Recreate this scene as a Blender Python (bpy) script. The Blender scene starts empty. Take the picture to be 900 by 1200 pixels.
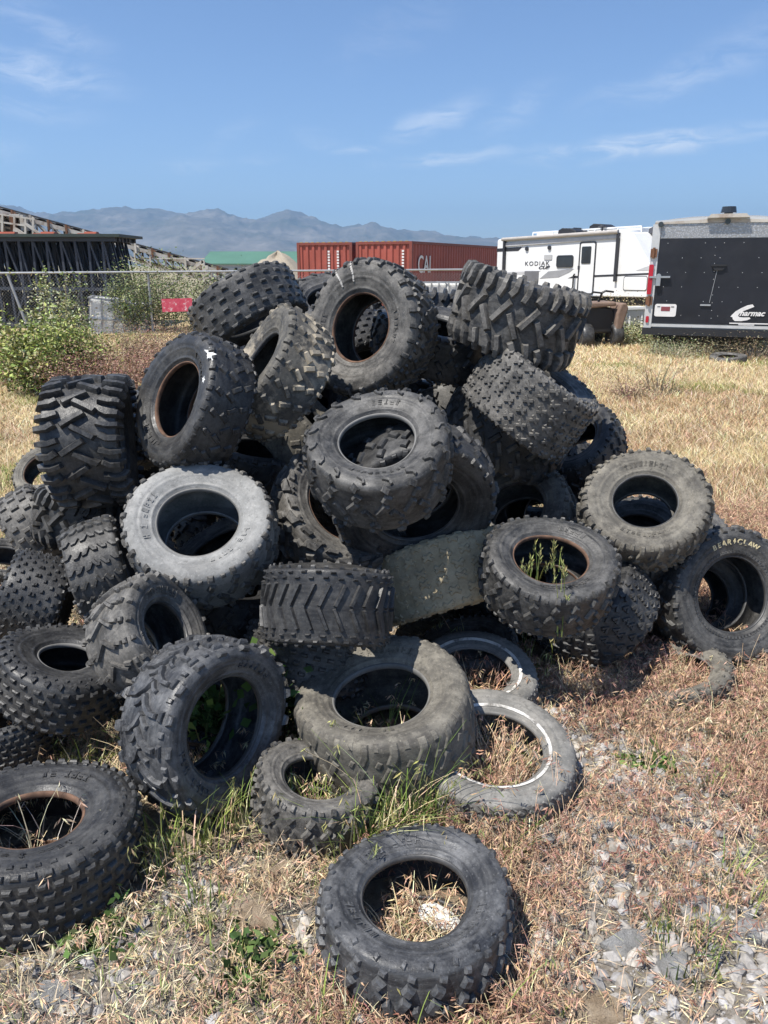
import bpy, bmesh, math, random
import numpy as np
from mathutils import Vector, Matrix, Quaternion, noise as mnoise
R_ = math.radians
random.seed(7)
rng = np.random.default_rng(11)
scn = bpy.context.scene
COL = scn.collection

# ------------------------------------------------------------------ camera
CAM_H = 1.6
PITCH = R_(17.8)
FPX = 901.0
CAM = Vector((0, 0, CAM_H))
FWD = Vector((0, math.cos(PITCH), -math.sin(PITCH)))
RIGHT = Vector((1, 0, 0))
UP = Vector((0, math.sin(PITCH), math.cos(PITCH)))
cd = bpy.data.cameras.new('camera')
cd.sensor_fit = 'VERTICAL'; cd.sensor_height = 24.0; cd.lens = 24.0 * FPX / 1200.0
cd.clip_start = 0.05; cd.clip_end = 30000
cam = bpy.data.objects.new('camera', cd); COL.objects.link(cam)
cam.location = CAM; cam.rotation_euler = (math.pi/2 - PITCH, 0, 0)
scn.camera = cam

def ray(px, py):
    return FWD + RIGHT * ((px - 450) / FPX) + UP * ((600 - py) / FPX)
def P(px, py, depth):                 # point at a depth along the view axis
    return CAM + ray(px, py) * depth
def PY(px, py, Y):                    # point at ground distance Y
    r = ray(px, py); return CAM + r * (Y / r.y)
def G(px, py, z=0.0):                 # point on the ground
    r = ray(px, py); return CAM + r * ((z - CAM_H) / r.z)

# ------------------------------------------------------------------ object helpers
def tag(o, label=None, cat=None, group=None, kind=None):
    if label: o['label'] = label
    if cat: o['category'] = cat
    if group: o['group'] = group
    if kind: o['kind'] = kind
    return o
def empty(name, loc=(0, 0, 0), rotz=0.0):
    o = bpy.data.objects.new(name, None); COL.objects.link(o)
    o.location = loc; o.rotation_euler = (0, 0, rotz); o.empty_display_size = 0.1
    return o
def link(name, me, mat=None, parent=None):
    o = bpy.data.objects.new(name, me); COL.objects.link(o)
    if mat is not None and not me.materials: me.materials.append(mat)
    if parent is not None: o.parent = parent
    return o

class MB:
    """collects shapes and links them as ONE mesh object"""
    def __init__(s): s.v = []; s.f = []; s.mi = []; s.m = 0
    def add(s, vs, fs):
        b = len(s.v); s.v.extend([tuple(v) for v in vs])
        for f in fs: s.f.append(tuple(i + b for i in f)); s.mi.append(s.m)
    def box(s, c, size, rot=None):
        sx, sy, sz = size[0]/2, size[1]/2, size[2]/2
        vs = [Vector((x*sx, y*sy, z*sz)) for x in (-1, 1) for y in (-1, 1) for z in (-1, 1)]
        if rot is not None: vs = [rot @ v for v in vs]
        c = Vector(c); vs = [v + c for v in vs]
        s.add(vs, [(0,1,3,2),(4,6,7,5),(0,4,5,1),(2,3,7,6),(0,2,6,4),(1,5,7,3)])
    def bar(s, p0, p1, w, d=None):
        p0 = Vector(p0); p1 = Vector(p1); d = d or w
        ax = p1 - p0; L = ax.length
        if L < 1e-6: return
        q = ax.to_track_quat('Z', 'Y').to_matrix()
        s.box((p0 + p1) / 2, (w, d, L), q)
    def tube(s, p0, p1, r, n=8, r1=None, cap=True):
        p0 = Vector(p0); p1 = Vector(p1); ax = p1 - p0
        if ax.length < 1e-6: return
        q = ax.to_track_quat('Z', 'Y').to_matrix(); r1 = r if r1 is None else r1
        vs = []
        for k in range(n):
            a = 2*math.pi*k/n; u = q @ Vector((math.cos(a), math.sin(a), 0))
            vs.append(p0 + u*r); vs.append(p1 + u*r1)
        fs = [(2*k, 2*((k+1) % n), 2*((k+1) % n)+1, 2*k+1) for k in range(n)]
        if cap: fs += [tuple(2*k for k in range(n))[::-1], tuple(2*k+1 for k in range(n))]
        s.add(vs, fs)
    def prism(s, poly, h, M=None):
        """poly in local xy, extruded along +z by h, then M"""
        n = len(poly)
        vs = [Vector((x, y, 0)) for x, y in poly] + [Vector((x, y, h)) for x, y in poly]
        if M is not None: vs = [M @ v for v in vs]
        s.add(vs, [tuple(range(n))[::-1], tuple(range(n, 2*n))] + [(k, (k+1) % n, n+(k+1) % n, n+k) for k in range(n)])
    def path(s, pts, r, n=6, taper=None):
        for k in range(len(pts)-1):
            a = r if taper is None else r*(1+(taper-1)*k/(len(pts)-1))
            b = r if taper is None else r*(1+(taper-1)*(k+1)/(len(pts)-1))
            s.tube(pts[k], pts[k+1], a, n, b, cap=(k in (0, len(pts)-2)))
    def build(s, name, mat=None, parent=None, smooth=False, bevel=0):
        me = bpy.data.meshes.new(name); me.from_pydata(s.v, [], s.f)
        mats = mat if isinstance(mat, (list, tuple)) else [mat]
        for m in mats:
            if m: me.materials.append(m)
        if len(mats) > 1: me.polygons.foreach_set('material_index', s.mi)
        bm = bmesh.new(); bm.from_mesh(me)
        bmesh.ops.recalc_face_normals(bm, faces=bm.faces); bm.to_mesh(me); bm.free()
        if smooth: me.polygons.foreach_set('use_smooth', [True]*len(me.polygons))
        o = link(name, me, None, parent)
        if bevel:
            md = o.modifiers.new('bevel', 'BEVEL'); md.width = bevel; md.segments = 2; md.limit_method = 'ANGLE'
        return o

def np_mesh(name, V, F, mat=None, smooth=False, mi=None):
    """V (n,3), F (m,3) or (m,4) arrays -> mesh"""
    me = bpy.data.meshes.new(name)
    V = np.ascontiguousarray(V, np.float32); F = np.ascontiguousarray(F, np.int32)
    k = F.shape[1]
    me.vertices.add(len(V)); me.vertices.foreach_set('co', V.ravel())
    me.loops.add(F.size); me.loops.foreach_set('vertex_index', F.ravel())
    me.polygons.add(len(F)); me.polygons.foreach_set('loop_start', np.arange(0, F.size, k, dtype=np.int32))
    me.polygons.foreach_set('loop_total', np.full(len(F), k, np.int32))
    for m in (mat if isinstance(mat, (list, tuple)) else [mat]):
        if m: me.materials.append(m)
    if mi is not None: me.polygons.foreach_set('material_index', np.ascontiguousarray(mi, np.int32))
    me.polygons.foreach_set('use_smooth', np.full(len(F), bool(smooth)))
    me.update(calc_edges=True)
    return me

# ------------------------------------------------------------------ materials
def srgb(r, g, b):
    f = lambda c: ((c/255)/12.92 if c/255 <= .04045 else ((c/255+.055)/1.055)**2.4)
    return (f(r), f(g), f(b), 1)
class NT:
    def __init__(s, name):
        s.m = bpy.data.materials.new(name); s.m.use_nodes = True
        s.t = s.m.node_tree; s.b = s.t.nodes['Principled BSDF']; s.co = None
    def n(s, kind, **kw):
        nd = s.t.nodes.new(kind)
        for k, v in kw.items():
            if k.startswith('i_'):
                key = k[2:]; key = int(key) if key.isdigit() else key.replace('_', ' ')
                nd.inputs[key].default_value = v
            else: setattr(nd, k, v)
        return nd
    def l(s, a, b): s.t.links.new(a, b)
    def coord(s, rnd=True):
        if s.co is None:
            tc = s.n('ShaderNodeTexCoord')
            if rnd:
                oi = s.n('ShaderNodeObjectInfo')
                mu = s.n('ShaderNodeMath', operation='MULTIPLY', i_1=37.0); s.l(oi.outputs['Random'], mu.inputs[0])
                ad = s.n('ShaderNodeVectorMath', operation='ADD'); s.l(tc.outputs['Object'], ad.inputs[0]); s.l(mu.outputs[0], ad.inputs[1])
                s.co = ad.outputs[0]
            else: s.co = tc.outputs['Object']
        return s.co
    def noise(s, scale, detail=4, rough=.55, rnd=True, vec=None):
        nd = s.n('ShaderNodeTexNoise'); nd.inputs['Scale'].default_value = scale
        nd.inputs['Detail'].default_value = detail; nd.inputs['Roughness'].default_value = rough
        s.l(vec if vec is not None else s.coord(rnd), nd.inputs['Vector']); return nd.outputs['Fac']
    def ramp(s, fac, stops):
        nd = s.n('ShaderNodeValToRGB'); e = nd.color_ramp.elements
        while len(e) < len(stops): e.new(.5)
        for k, (p, c) in enumerate(stops):
            e[k].position = p; e[k].color = c if len(c) == 4 else (*c, 1)
        s.l(fac, nd.inputs[0]); return nd.outputs[0]
    def mix(s, fac, a, b, blend='MIX'):
        nd = s.n('ShaderNodeMix', data_type='RGBA', blend_type=blend)
        for inp, v in ((nd.inputs[0], fac), (nd.inputs[6], a), (nd.inputs[7], b)):
            if hasattr(v, 'is_linked') or hasattr(v, 'links'): s.l(v, inp)
            else: inp.default_value = v if not isinstance(v, tuple) or len(v) == 4 else (*v, 1)
        return nd.outputs[2]
    def bump(s, h, strength=.3, dist=.002):
        nd = s.n('ShaderNodeBump'); nd.inputs['Strength'].default_value = strength; nd.inputs['Distance'].default_value = dist
        s.l(h, nd.inputs['Height']); s.l(nd.outputs[0], s.b.inputs['Normal']); return nd
    def set(s, col=None, rough=None, metal=None, spec=None):
        for key, v in (('Base Color', col), ('Roughness', rough), ('Metallic', metal), ('Specular IOR Level', spec)):
            if v is None: continue
            if hasattr(v, 'links'): s.l(v, s.b.inputs[key])
            else: s.b.inputs[key].default_value = v if not isinstance(v, tuple) or len(v) == 4 else (*v, 1)
        return s
BW = lambda x: (x, x, x, 1)

def painted(name, col, rough=.5, var=.12, scale=3.0, metal=0, dirt=None, dirt_amt=.5, dscale=1.2):
    t = NT(name)
    n = t.noise(scale, 5, .6)
    lo = tuple(c*(1-var) for c in col[:3]) + (1,); hi = tuple(min(1, c*(1+var)) for c in col[:3]) + (1,)
    c = t.ramp(n, [(.3, lo), (.7, hi)])
    if dirt:
        d = t.ramp(t.noise(dscale, 8, .7), [(.5 if name != 'whitewall_band' else .50, BW(0)), (.72 if name != 'whitewall_band' else .62, BW(dirt_amt))])
        c = t.mix(d, c, dirt)
    t.set(c, rough, metal)
    t.bump(t.noise(scale*12, 3), .1, .002)
    return t.m

def rubber(name, dark, light, dust, dust_amt, rough=.62, mud=None):
    t = NT(name)
    co = t.coord(); sp = t.n('ShaderNodeSeparateXYZ'); tc = t.n('ShaderNodeTexCoord'); t.l(tc.outputs['Object'], sp.inputs[0])
    def m(op, a, b=None):
        nd = t.n('ShaderNodeMath', operation=op)
        for k, v in enumerate((a, b)):
            if v is None: continue
            if hasattr(v, 'links'): t.l(v, nd.inputs[k])
            else: nd.inputs[k].default_value = v
        return nd.outputs[0]
    rr = m('SQRT', m('ADD', m('MULTIPLY', sp.outputs[0], sp.outputs[0]), m('MULTIPLY', sp.outputs[1], sp.outputs[1])))
    ang = m('ARCTAN2', sp.outputs[1], sp.outputs[0])
    cv = t.n('ShaderNodeCombineXYZ'); t.l(m('MULTIPLY', rr, 60.0), cv.inputs[0]); t.l(m('MULTIPLY', ang, 1.6), cv.inputs[1])
    oi = t.n('ShaderNodeObjectInfo'); t.l(m('ADD', m('MULTIPLY', sp.outputs[2], 60.0), m('MULTIPLY', oi.outputs['Random'], 50.0)), cv.inputs[2])
    streak = t.noise(1.0, 6, .7, vec=cv.outputs[0])                 # wear running round the tire
    big = t.noise(5.5, 8, .68)
    c = t.ramp(big, [(.34, dark), (.66, light)])
    c = t.mix(t.ramp(streak, [(.42, BW(0)), (.62, BW(.55*dust_amt+.12))]), c, tuple(.55*x for x in dust[:3]) + (1,))
    d = t.ramp(t.noise(11, 9, .76), [(.46, BW(0)), (.72, BW(dust_amt))])
    c = t.mix(d, c, dust)
    spk = t.ramp(t.noise(95, 5, .75), [(.58, BW(0)), (.70, BW(.55*dust_amt+.14))])
    c = t.mix(spk, c, tuple(min(1, x*1.25) for x in dust[:3]) + (1,))
    dk = t.ramp(t.noise(60, 4, .7), [(.30, BW(.55)), (.46, BW(0))])
    c = t.mix(dk, c, tuple(.5*x for x in dark[:3]) + (1,))
    if mud:
        mm = t.ramp(t.noise(5.0, 7, .65), [(.50, BW(0)), (.58, BW(.85))])
        c = t.mix(mm, c, mud)
    r = t.ramp(t.noise(20, 6, .7), [(.3, BW(rough-.20)), (.72, BW(rough+.18))])
    t.set(c, r, 0, .42)
    h = m('ADD', m('MULTIPLY', t.noise(220, 3), .6), m('ADD', t.noise(34, 7, .7), m('MULTIPLY', streak, .5)))
    t.bump(h, .5, .003)
    return t.m
g = lambda v, w=1.0: (v*w, v, v*(2-w) if w < 1 else v/w, 1)
RB = {
 'black': rubber('black_rubber', (.014,.014,.015,1), (.033,.033,.034,1), (.18,.175,.165,1), .38, .48),
 'dark':  rubber('dark_rubber',  (.014,.014,.014,1), (.052,.051,.049,1), (.23,.22,.205,1), .50, .54),
 'grey':  rubber('weathered_rubber', (.026,.025,.024,1), (.098,.094,.087,1), (.30,.28,.25,1), .62, .62),
 'ash':   rubber('ash_grey_rubber', (.11,.108,.10,1), (.21,.205,.19,1), (.34,.32,.29,1), .7, .7),
 'pale':  rubber('bleached_rubber', (.16,.16,.155,1), (.29,.29,.28,1), (.40,.39,.37,1), .6, .75),
 'dusty': rubber('dusty_rubber', (.058,.053,.046,1), (.135,.125,.107,1), (.29,.265,.215,1), .70, .8),
 'tan':   rubber('tan_caked_rubber', (.32,.26,.16,1), (.46,.385,.25,1), (.54,.47,.33,1), .5, .85),
 'mud':   rubber('muddy_rubber', (.035,.034,.032,1), (.09,.085,.078,1), (.23,.21,.17,1), .6, .7, mud=(.40,.345,.26,1)),
 'blue':  rubber('bluish_black_rubber', (.017,.018,.021,1), (.060,.062,.067,1), (.25,.25,.25,1), .50, .46),
}
RUST = painted('rusty_bead', (.13,.072,.045,1), .85, .55, 26, dirt=(.055,.048,.044,1), dirt_amt=1.0, dscale=14)
RIM_GREY = painted('grey_bead', (.17,.165,.155,1), .6, .35, 18, dirt=(.05,.05,.05,1), dirt_amt=.8, dscale=9)
RIM_DARK = painted('dark_bead', (.05,.05,.05,1), .45, .35, 18, dirt=(.13,.12,.11,1), dirt_amt=.6, dscale=9)
WHITE_BAND = painted('whitewall_band', (.66,.64,.60,1), .8, .15, 14, dirt=(.17,.16,.145,1), dirt_amt=1.0, dscale=13)
CREAM = painted('cream_lettering', (.62,.53,.32,1), .6, .15, 40)
BEADS = {'rust': RUST, 'grey': RIM_GREY, 'dark': RIM_DARK}
# ------------------------------------------------------------------ tires
def catmull(pts, n):
    out = []; m = len(pts)
    for k in range(m-1):
        p0 = np.array(pts[max(k-1, 0)]); p1 = np.array(pts[k]); p2 = np.array(pts[k+1]); p3 = np.array(pts[min(k+2, m-1)])
        for j in range(n):
            t = j/n
            out.append(.5*((2*p1)+(-p0+p2)*t+(2*p0-5*p1+4*p2-p3)*t*t+(-p0+3*p1-3*p2+p3)*t**3))
    out.append(np.array(pts[-1])); return np.array(out)

def tire_profile(rb, R, W, lug, sq, road):
    h = R - lug - rb; w = W/2
    if road:
        half = [(.60,0),(.70,.0),(.80,.08),(.93,.28),(1.0,.52),(.985,.74),(.91,.91),(.76,.985),(.4,.998),(0,1.0)]
    else:
        a = sq
        half = [(.62,0),(.70,.0),(.775,.055),(.84,.16),(.93,.36),(1.0,.58),(.985+.01*a,.74+.02*a),(.90+.06*a,.875+.03*a),(.72+.1*a,.955+.012*a),(.36,.99),(0,1.0)]
    pts = [(x*w, rb+r*h) for x, r in half]
    c = catmull(pts, 6)
    # moulded rings on the sidewall
    out = []
    for x, r in c:
        q = (r-rb)/h; bump = 0
        for q0, hh, ww in ((.13,.0035,.035),(.43,.0022,.03),(.50,-.0018,.02)):
            bump += hh*math.exp(-((q-q0)/ww)**2)
        if x > .5*w: x = x + bump
        out.append((x, r))
    return np.array(out), h

TREADS = {}
def pat(name, N, strokes, lug=.011, mirror=.5):
    """strokes: (points (v,u), width m, height factor); mirrored to -v with a pitch offset"""
    full = []
    for pts, w, hf in strokes:
        full.append((pts, w, hf))
        if mirror is not None: full.append(([(-v, u+mirror) for v, u in pts], w, hf))
    TREADS[name] = (N, full, lug)
pat('vlug', 15, [([(-.14,-.04),(.38,.46)], .026, 1), ([(.46,.34),(.62,.50),(.94,.52)], .029, 1), ([(.40,-.10),(.64,.02),(.94,.02)], .024, 1)], .020)
pat('angled', 20, [([(-.06,0),(.28,.36)], .022, 1), ([(.36,.26),(.58,.46),(.70,.48),(.82,.48)], .022, 1),
                   ([(.66,-.04),(.84,-.04)], .016, .55), ([(.30,-.12),(.44,.02)], .014, .8)], .012)
pat('fine', 27, [([(-.05,0),(.26,.42)], .018, 1), ([(.36,.3),(.56,.52)], .019, 1), ([(.62,.46),(.82,.50)], .020, 1), ([(.30,-.2),(.5,-.04)], .012, .8)], .012)
pat('lug', 20, [([(-.05,0),(.22,.32)], .021, 1), ([(.32,.22),(.54,.44)], .023, 1), ([(.64,.36),(.82,.40)], .022, .95),
                ([(.64,-.12),(.76,-.12)], .018, .55)], .012)
pat('smalllug', 23, [([(-.05,0),(.20,.3)], .024, 1), ([(.30,.2),(.48,.42)], .026, 1), ([(.58,.40),(.70,.46)], .020, .8), ([(.78,.0),(.90,.10)], .014, .55)], .012)
pat('hook', 17, [([(-.06,0),(.26,.36)], .023, 1), ([(.34,.30),(.54,.50)], .024, 1), ([(.62,.46),(.74,.22)], .021, 1),
                 ([(.80,.60),(.92,.54),(.99,.28)], .013, .75)], .012)
pat('knob', 42, [([(.045,.0),(.165,.0)], .025, 1), ([(.265,.5),(.385,.5)], .025, 1), ([(.465,0),(.585,0)], .025, 1),
                 ([(.665,.5),(.775,.5)], .023, 1), ([(.86,0),(.94,0)], .017, .7)], .009, 0.0)
pat('knobwide', 32, [([(-.05,.0),(.07,.0)], .026, 1), ([(.19,.5),(.32,.5)], .027, 1), ([(.43,0),(.56,0)], .027, 1),
                     ([(.66,.4),(.74,.56),(.80,.4)], .018, .9), ([(.88,.1),(.97,-.05)], .013, .6)], .009, 0.0)
pat('knobround', 24, [([(.10,.0),(.22,.0)], .032, 1), ([(.36,.5),(.50,.5)], .033, 1), ([(.62,.0),(.75,.0)], .031, 1),
                      ([(.86,.5),(.93,.5)], .015, .6)], .009, 0.0)
pat('knobsmall', 32, [([(.0,.0),(.08,.0)], .019, 1), ([(.20,.5),(.29,.5)], .020, 1), ([(.40,.0),(.50,.0)], .020, 1),
                      ([(.58,.5),(.67,.5)], .020, 1), ([(.76,0),(.86,0)], .019, 1), ([(.92,.5),(1.0,.5)], .014, .7)], .008, 0.0)
pat('chevron', 27, [([(.02,.0),(.50,.62)], .015, 1), ([(.58,.35),(.64,.35)], .022, .9), ([(.70,.85),(.76,.85)], .022, .9),
                    ([(.83,.4),(.89,.4)], .020, .9)], .011, .0)
pat('curved', 17, [([(-.04,-.10),(.12,.26),(.28,.44),(.50,.48)], .017, 1), ([(.56,.42),(.68,.44)], .034, 1.15), ([(.73,.46),(.88,.48)], .036, 1.15),
                   ([(.0,.42),(.14,.70),(.26,.78)], .013, .8), ([(.60,.95),(.74,.97)], .016, .6)], .011)
pat('zig', 12, [([(.02,.0),(.34,.22),(.50,.22)], .030, 1), ([(.50,.36),(.62,.30),(.70,.62),(.86,.62)], .024, 1.1),
                ([(.70,-.02),(.80,-.02),(.84,.24),(.96,.24)], .018, 1), ([(.94,.50),(.84,.62),(.94,.76)], .010, .8), ([(.2,.52),(.44,.74)], .026, 1)], .013)
pat('hblock', 27, [([(.05,-.28),(.19,.28)], .012, 1), ([(.05,.28),(.19,-.28)], .012, 1), ([(.33,.22),(.47,.78)], .012, 1), ([(.33,.78),(.47,.22)], .012, 1),
                   ([(.60,-.28),(.74,.28)], .012, 1), ([(.60,.28),(.74,-.28)], .012, 1), ([(.85,.25),(.94,.75)], .012, .9), ([(.85,.75),(.94,.25)], .012, .9)], .008, 0.0)
pat('wavy', 19, [([(.02,.0),(.12,.34),(.24,.34)], .019, 1), ([(.28,.02),(.40,.36),(.52,.36)], .019, 1), ([(.58,.02),(.68,.3),(.78,.3)], .019, 1),
                 ([(.83,.1),(.95,.1)], .021, 1)], .009, .12)
pat('bars', 24, [([(-.16,0),(.16,0)], .020, 1), ([(.26,.5),(.54,.5)], .020, 1), ([(.62,0),(.82,0)], .020, 1), ([(.88,.5),(.97,.5)], .016, .7)], .009, 0.0)
pat('vbar', 18, [([(-.01,-.1),(.22,.3),(.36,.48)], .015, 1.1), ([(.30,.20),(.52,.32)], .017, .9), ([(.55,.30),(.68,.32)], .024, 1), ([(.74,.36),(.88,.38)], .024, 1)], .012, .12)
pat('chain', 28, [([(.02,.0),(.12,.42),(.22,.0)], .013, 1), ([(.27,.5),(.37,.92),(.47,.5)], .013, 1), ([(.52,.0),(.62,.42),(.72,.0)], .013, 1),
                  ([(.08,.1),(.16,.1)], .011, .8), ([(.33,.6),(.41,.6)], .011, .8), ([(.80,.2),(.93,.2)], .015, 1)], .008, 0.0)
pat('road', 50, [([(.0,.0),(.13,.3)], .018, 1), ([(.22,.3),(.36,.6)], .018, 1), ([(.45,.0),(.58,.3)], .019, 1), ([(.66,.4),(.74,.6)], .020, .7)], .004, 0.0)

def make_tire(label, cx, cy, depth, dx, dy, ratio, Rpx, wr, rbr, tread, mat, bead='dark', at='hole', sq=.4, worn=1.0,
              spin=None, warp=.026, sink=.015, flat_z=None, group='old tires heaped in the pile', band=False, lm=None, world=None):
    """cx, cy: photograph position of the visible bead circle (at='hole') or of the tire's middle (at='mid');
    dx, dy, ratio: which way the axle points; Rpx: outer radius there. depth 'g' rests the tire on the ground."""
    v0 = -ray(cx, cy).normalized()
    rt = (RIGHT - v0*RIGHT.dot(v0)).normalized(); upv = v0.cross(rt) * -1
    if upv.dot(UP) < 0: upv = -upv
    dl = math.hypot(dx, dy); s = math.sqrt(max(0, 1-ratio*ratio))
    n = (v0*ratio + (rt*(dx/dl) - upv*(dy/dl))*s).normalized()
    depth_in = depth
    def solve(dp):
        R = Rpx*dp/FPX; W = R*wr
        p = P(cx, cy, dp)
        c = p - n*(W/2*.72) if at == 'hole' else p
        low = c.z - (R*math.sqrt(max(0, 1-n.z*n.z))*.97 + W/2*.9*abs(n.z))
        return R, W, c, low
    if depth == 'g':
        a, b = 1.2, 40.0
        for _ in range(50):
            m = (a+b)/2
            if solve(m)[3] > -sink: a = m
            else: b = m
        depth = a
    if world is not None:
        c, n, R = world; W = R*wr; low = 0; depth = 0
    else:
        R, W, c, low = solve(depth)
    rb = R*rbr
    seed = random.random()*100
    N, strokes, lug = TREADS[tread]; lug = lug*worn*(1.2 if tread in ('vlug', 'zig', 'curved') else 1.0)
    prof, h = tire_profile(rb, R, W, lug, sq, tread == 'road')
    e2 = UP - n*UP.dot(n); e2.normalize(); e1 = e2.cross(n).normalized()
    ph = random.random()*6.28; ph2 = random.random()*6.28
    def place(X, TH, RR):
        """axial, angle, radius -> local coordinates with a little sag"""
        fr = (RR-rb)/(R-rb)
        RR = RR*(1 + warp*np.cos(2*(TH-ph)) + .4*warp*np.cos(3*(TH-ph2)))
        X = X + R*warp*1.3*np.cos(2*TH+ph2)*np.clip(fr+.3, 0, 1.3)
        return np.stack([RR*np.cos(TH), RR*np.sin(TH), X], -1)
    root = empty('tire'); tag(root, label, 'tire', group)
    M = Matrix((e1, e2, n)).transposed().to_4x4(); M.translation = c
    root.matrix_world = M
    # casing: outer skin, beads and inner liner in one closed surface
    outer = np.concatenate([prof, (prof[:-1]*[-1, 1])[::-1]])              # + side bead -> crown -> - side bead
    w = W/2
    inn = [(-.60,.03),(-.70,.14),(-.86,.38),(-.915,.58),(-.86,.80),(-.66,.90),(-.3,.925),(0,.93),(.3,.925),(.66,.90),(.86,.80),(.915,.58),(.86,.38),(.70,.14),(.60,.03)]
    inner = catmull([(x*w, rb+r*h) for x, r in inn], 3)
    loop = np.concatenate([outer, inner]); K = len(loop); S = 88
    th = np.arange(S)*2*math.pi/S
    V = place(loop[None, :, 0].repeat(S, 0), th[:, None].repeat(K, 1), loop[None, :, 1].repeat(S, 0)).reshape(-1, 3)
    i, j = np.meshgrid(np.arange(S), np.arange(K), indexing='ij')
    a = i*K+j; b = ((i+1) % S)*K+j; cc = ((i+1) % S)*K+(j+1) % K; d = i*K+(j+1) % K
    F = np.stack([a, b, cc, d], -1).reshape(-1, 4)
    link('casing', np_mesh('casing', V, F, RB[mat], True), None, root)
    # tread: every lug a chamfered block following the carcass
    arc = np.concatenate([[0], np.cumsum(np.hypot(*np.diff(prof[::-1], axis=0).T))]); pr = prof[::-1]
    lim = np.argmin(np.abs(pr[:, 1]-(rb+(.60 if tread != 'road' else .8)*h)) + (pr[:, 0] < .5*w)*9)
    A = arc[lim]
    pitch = 2*math.pi/N
    def surf(v, hh):
        s_ = np.minimum(np.abs(v)*A, arc[-1]); sg = np.where(v < 0, -1, 1)
        x = np.interp(s_, arc, pr[:, 0]); r = np.interp(s_, arc, pr[:, 1])
        x2 = np.interp(s_+.004, arc, pr[:, 0]); r2 = np.interp(s_+.004, arc, pr[:, 1])
        tx, tr = x2-x, r2-r; L = np.hypot(tx, tr)+1e-9
        nx, nr = -tr/L, tx/L
        return (x+nx*hh)*sg, r+nr*hh
    LV = []; LF = []; base = 0
    off0 = random.random() if spin is None else spin
    scaleW = min(1.15, R/.30)
    for pts, wd, hf in strokes:
        wd = wd*scaleW
        # resample
        pv = [pts[0]]
        for q in range(len(pts)-1):
            m = max(1, int(math.ceil(abs(pts[q+1][0]-pts[q][0])/.09)))
            for t in range(1, m+1): pv.append((pts[q][0]+(pts[q+1][0]-pts[q][0])*t/m, pts[q][1]+(pts[q+1][1]-pts[q][1])*t/m))
        pv = np.array(pv); vv = pv[:, 0]; uu = pv[:, 1]*pitch*1.0
        nP = len(pv)
        # metric: du in metres
        sx = vv*A; sy = uu*R
        dx_ = np.gradient(sx); dy_ = np.gradient(sy); L = np.hypot(dx_, dy_)+1e-9
        px_, py_ = -dy_/L, dx_/L                                  # perpendicular in the surface
        rows = ((-1.30, -.12), (-1.0, .60), (-.76, 1.0), (.76, 1.0), (1.0, .60), (1.30, -.12))
        for k in range(N):
            jig = 1+.22*(random.random()-.5); sk = (random.random()-.5)*.10*pitch; jv = (random.random()-.5)*.03; wj = 1+.16*(random.random()-.5)
            ring = []
            for fw, fh in rows:
                ex = np.zeros(nP); 
                if fh > .1:
                    inset = .10*(1 if fh < .9 else 2.6)
                    ex[0] = inset; ex[-1] = -inset
                v_ = (sx + px_*fw*wj*wd/2 + dx_/L*ex*wd)/A+jv; u_ = (sy + py_*fw*wj*wd/2 + dy_/L*ex*wd)/R+sk
                x, r = surf(v_, fh*lug*hf*jig)
                ring.append(place(x, u_+(k+off0)*pitch, r))
            ring = np.stack(ring, 1)                              # nP,6,3
            LV.append(ring.reshape(-1, 3))
            for q in range(nP-1):
                for e in range(5):
                    o = base+q*6+e; LF.append((o, o+1, o+7, o+6))
            e = base; LF.append((e, e+1, e+4, e+5)); LF.append((e+1, e+2, e+3, e+4))
            e = base+(nP-1)*6; LF.append((e+5, e+4, e+1, e)); LF.append((e+4, e+3, e+2, e+1))
            base += nP*6
    link('tread', np_mesh('tread', np.concatenate(LV), np.array(LF), RB[lm or mat]), None, root)
    # bead rings
    for sg, nm in ((1, 'bead'), (-1, 'bead')):
        bp = [(.60,-.010),(.62,-.018),(.70,-.020),(.742,.004),(.757,.030),(.735,.04),(.69,.03),(.63,.02)]
        bq = np.array([(sg*x*w*1.006, rb+r*h) for x, r in bp]); kb = len(bq)
        V = place(bq[None, :, 0].repeat(S, 0), th[:, None].repeat(kb, 1), bq[None, :, 1].repeat(S, 0)).reshape(-1, 3)
        i, j = np.meshgrid(np.arange(S), np.arange(kb), indexing='ij')
        a = i*kb+j; b_ = ((i+1) % S)*kb+j; c_ = ((i+1) % S)*kb+(j+1) % kb; d_ = i*kb+(j+1) % kb
        F = np.stack([a, b_, c_, d_], -1).reshape(-1, 4)
        if sg < 0: F = F[:, ::-1]
        link('bead', np_mesh('bead', V, F, BEADS[bead], True), None, root)
    if band:
        q = np.array([(np.interp(t, pr[::-1][:, 1], pr[::-1][:, 0])+.0025, t) for t in np.linspace(rb+band[0]*h, rb+band[1]*h, 5)])
        V = place(q[None, :, 0].repeat(S, 0), th[:, None].repeat(5, 1), q[None, :, 1].repeat(S, 0)).reshape(-1, 3)
        i, j = np.meshgrid(np.arange(S), np.arange(4), indexing='ij')
        F = np.stack([i*5+j, ((i+1) % S)*5+j, ((i+1) % S)*5+j+1, i*5+j+1], -1).reshape(-1, 4)
        link('white_band', np_mesh('white_band', V, F, WHITE_BAND, True), None, root)
    TIRES.append(dict(root=root, cfg=(cx, cy, depth_in, n.copy(), Rpx, wr, rbr, at), c=c, n=n, R=R, W=W, rb=rb, low=low, depth=depth, label=label, h=h, w=w, prof=prof, place=place, M=M))
    return TIRES[-1]
TIRES = []
T = make_tire
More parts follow.
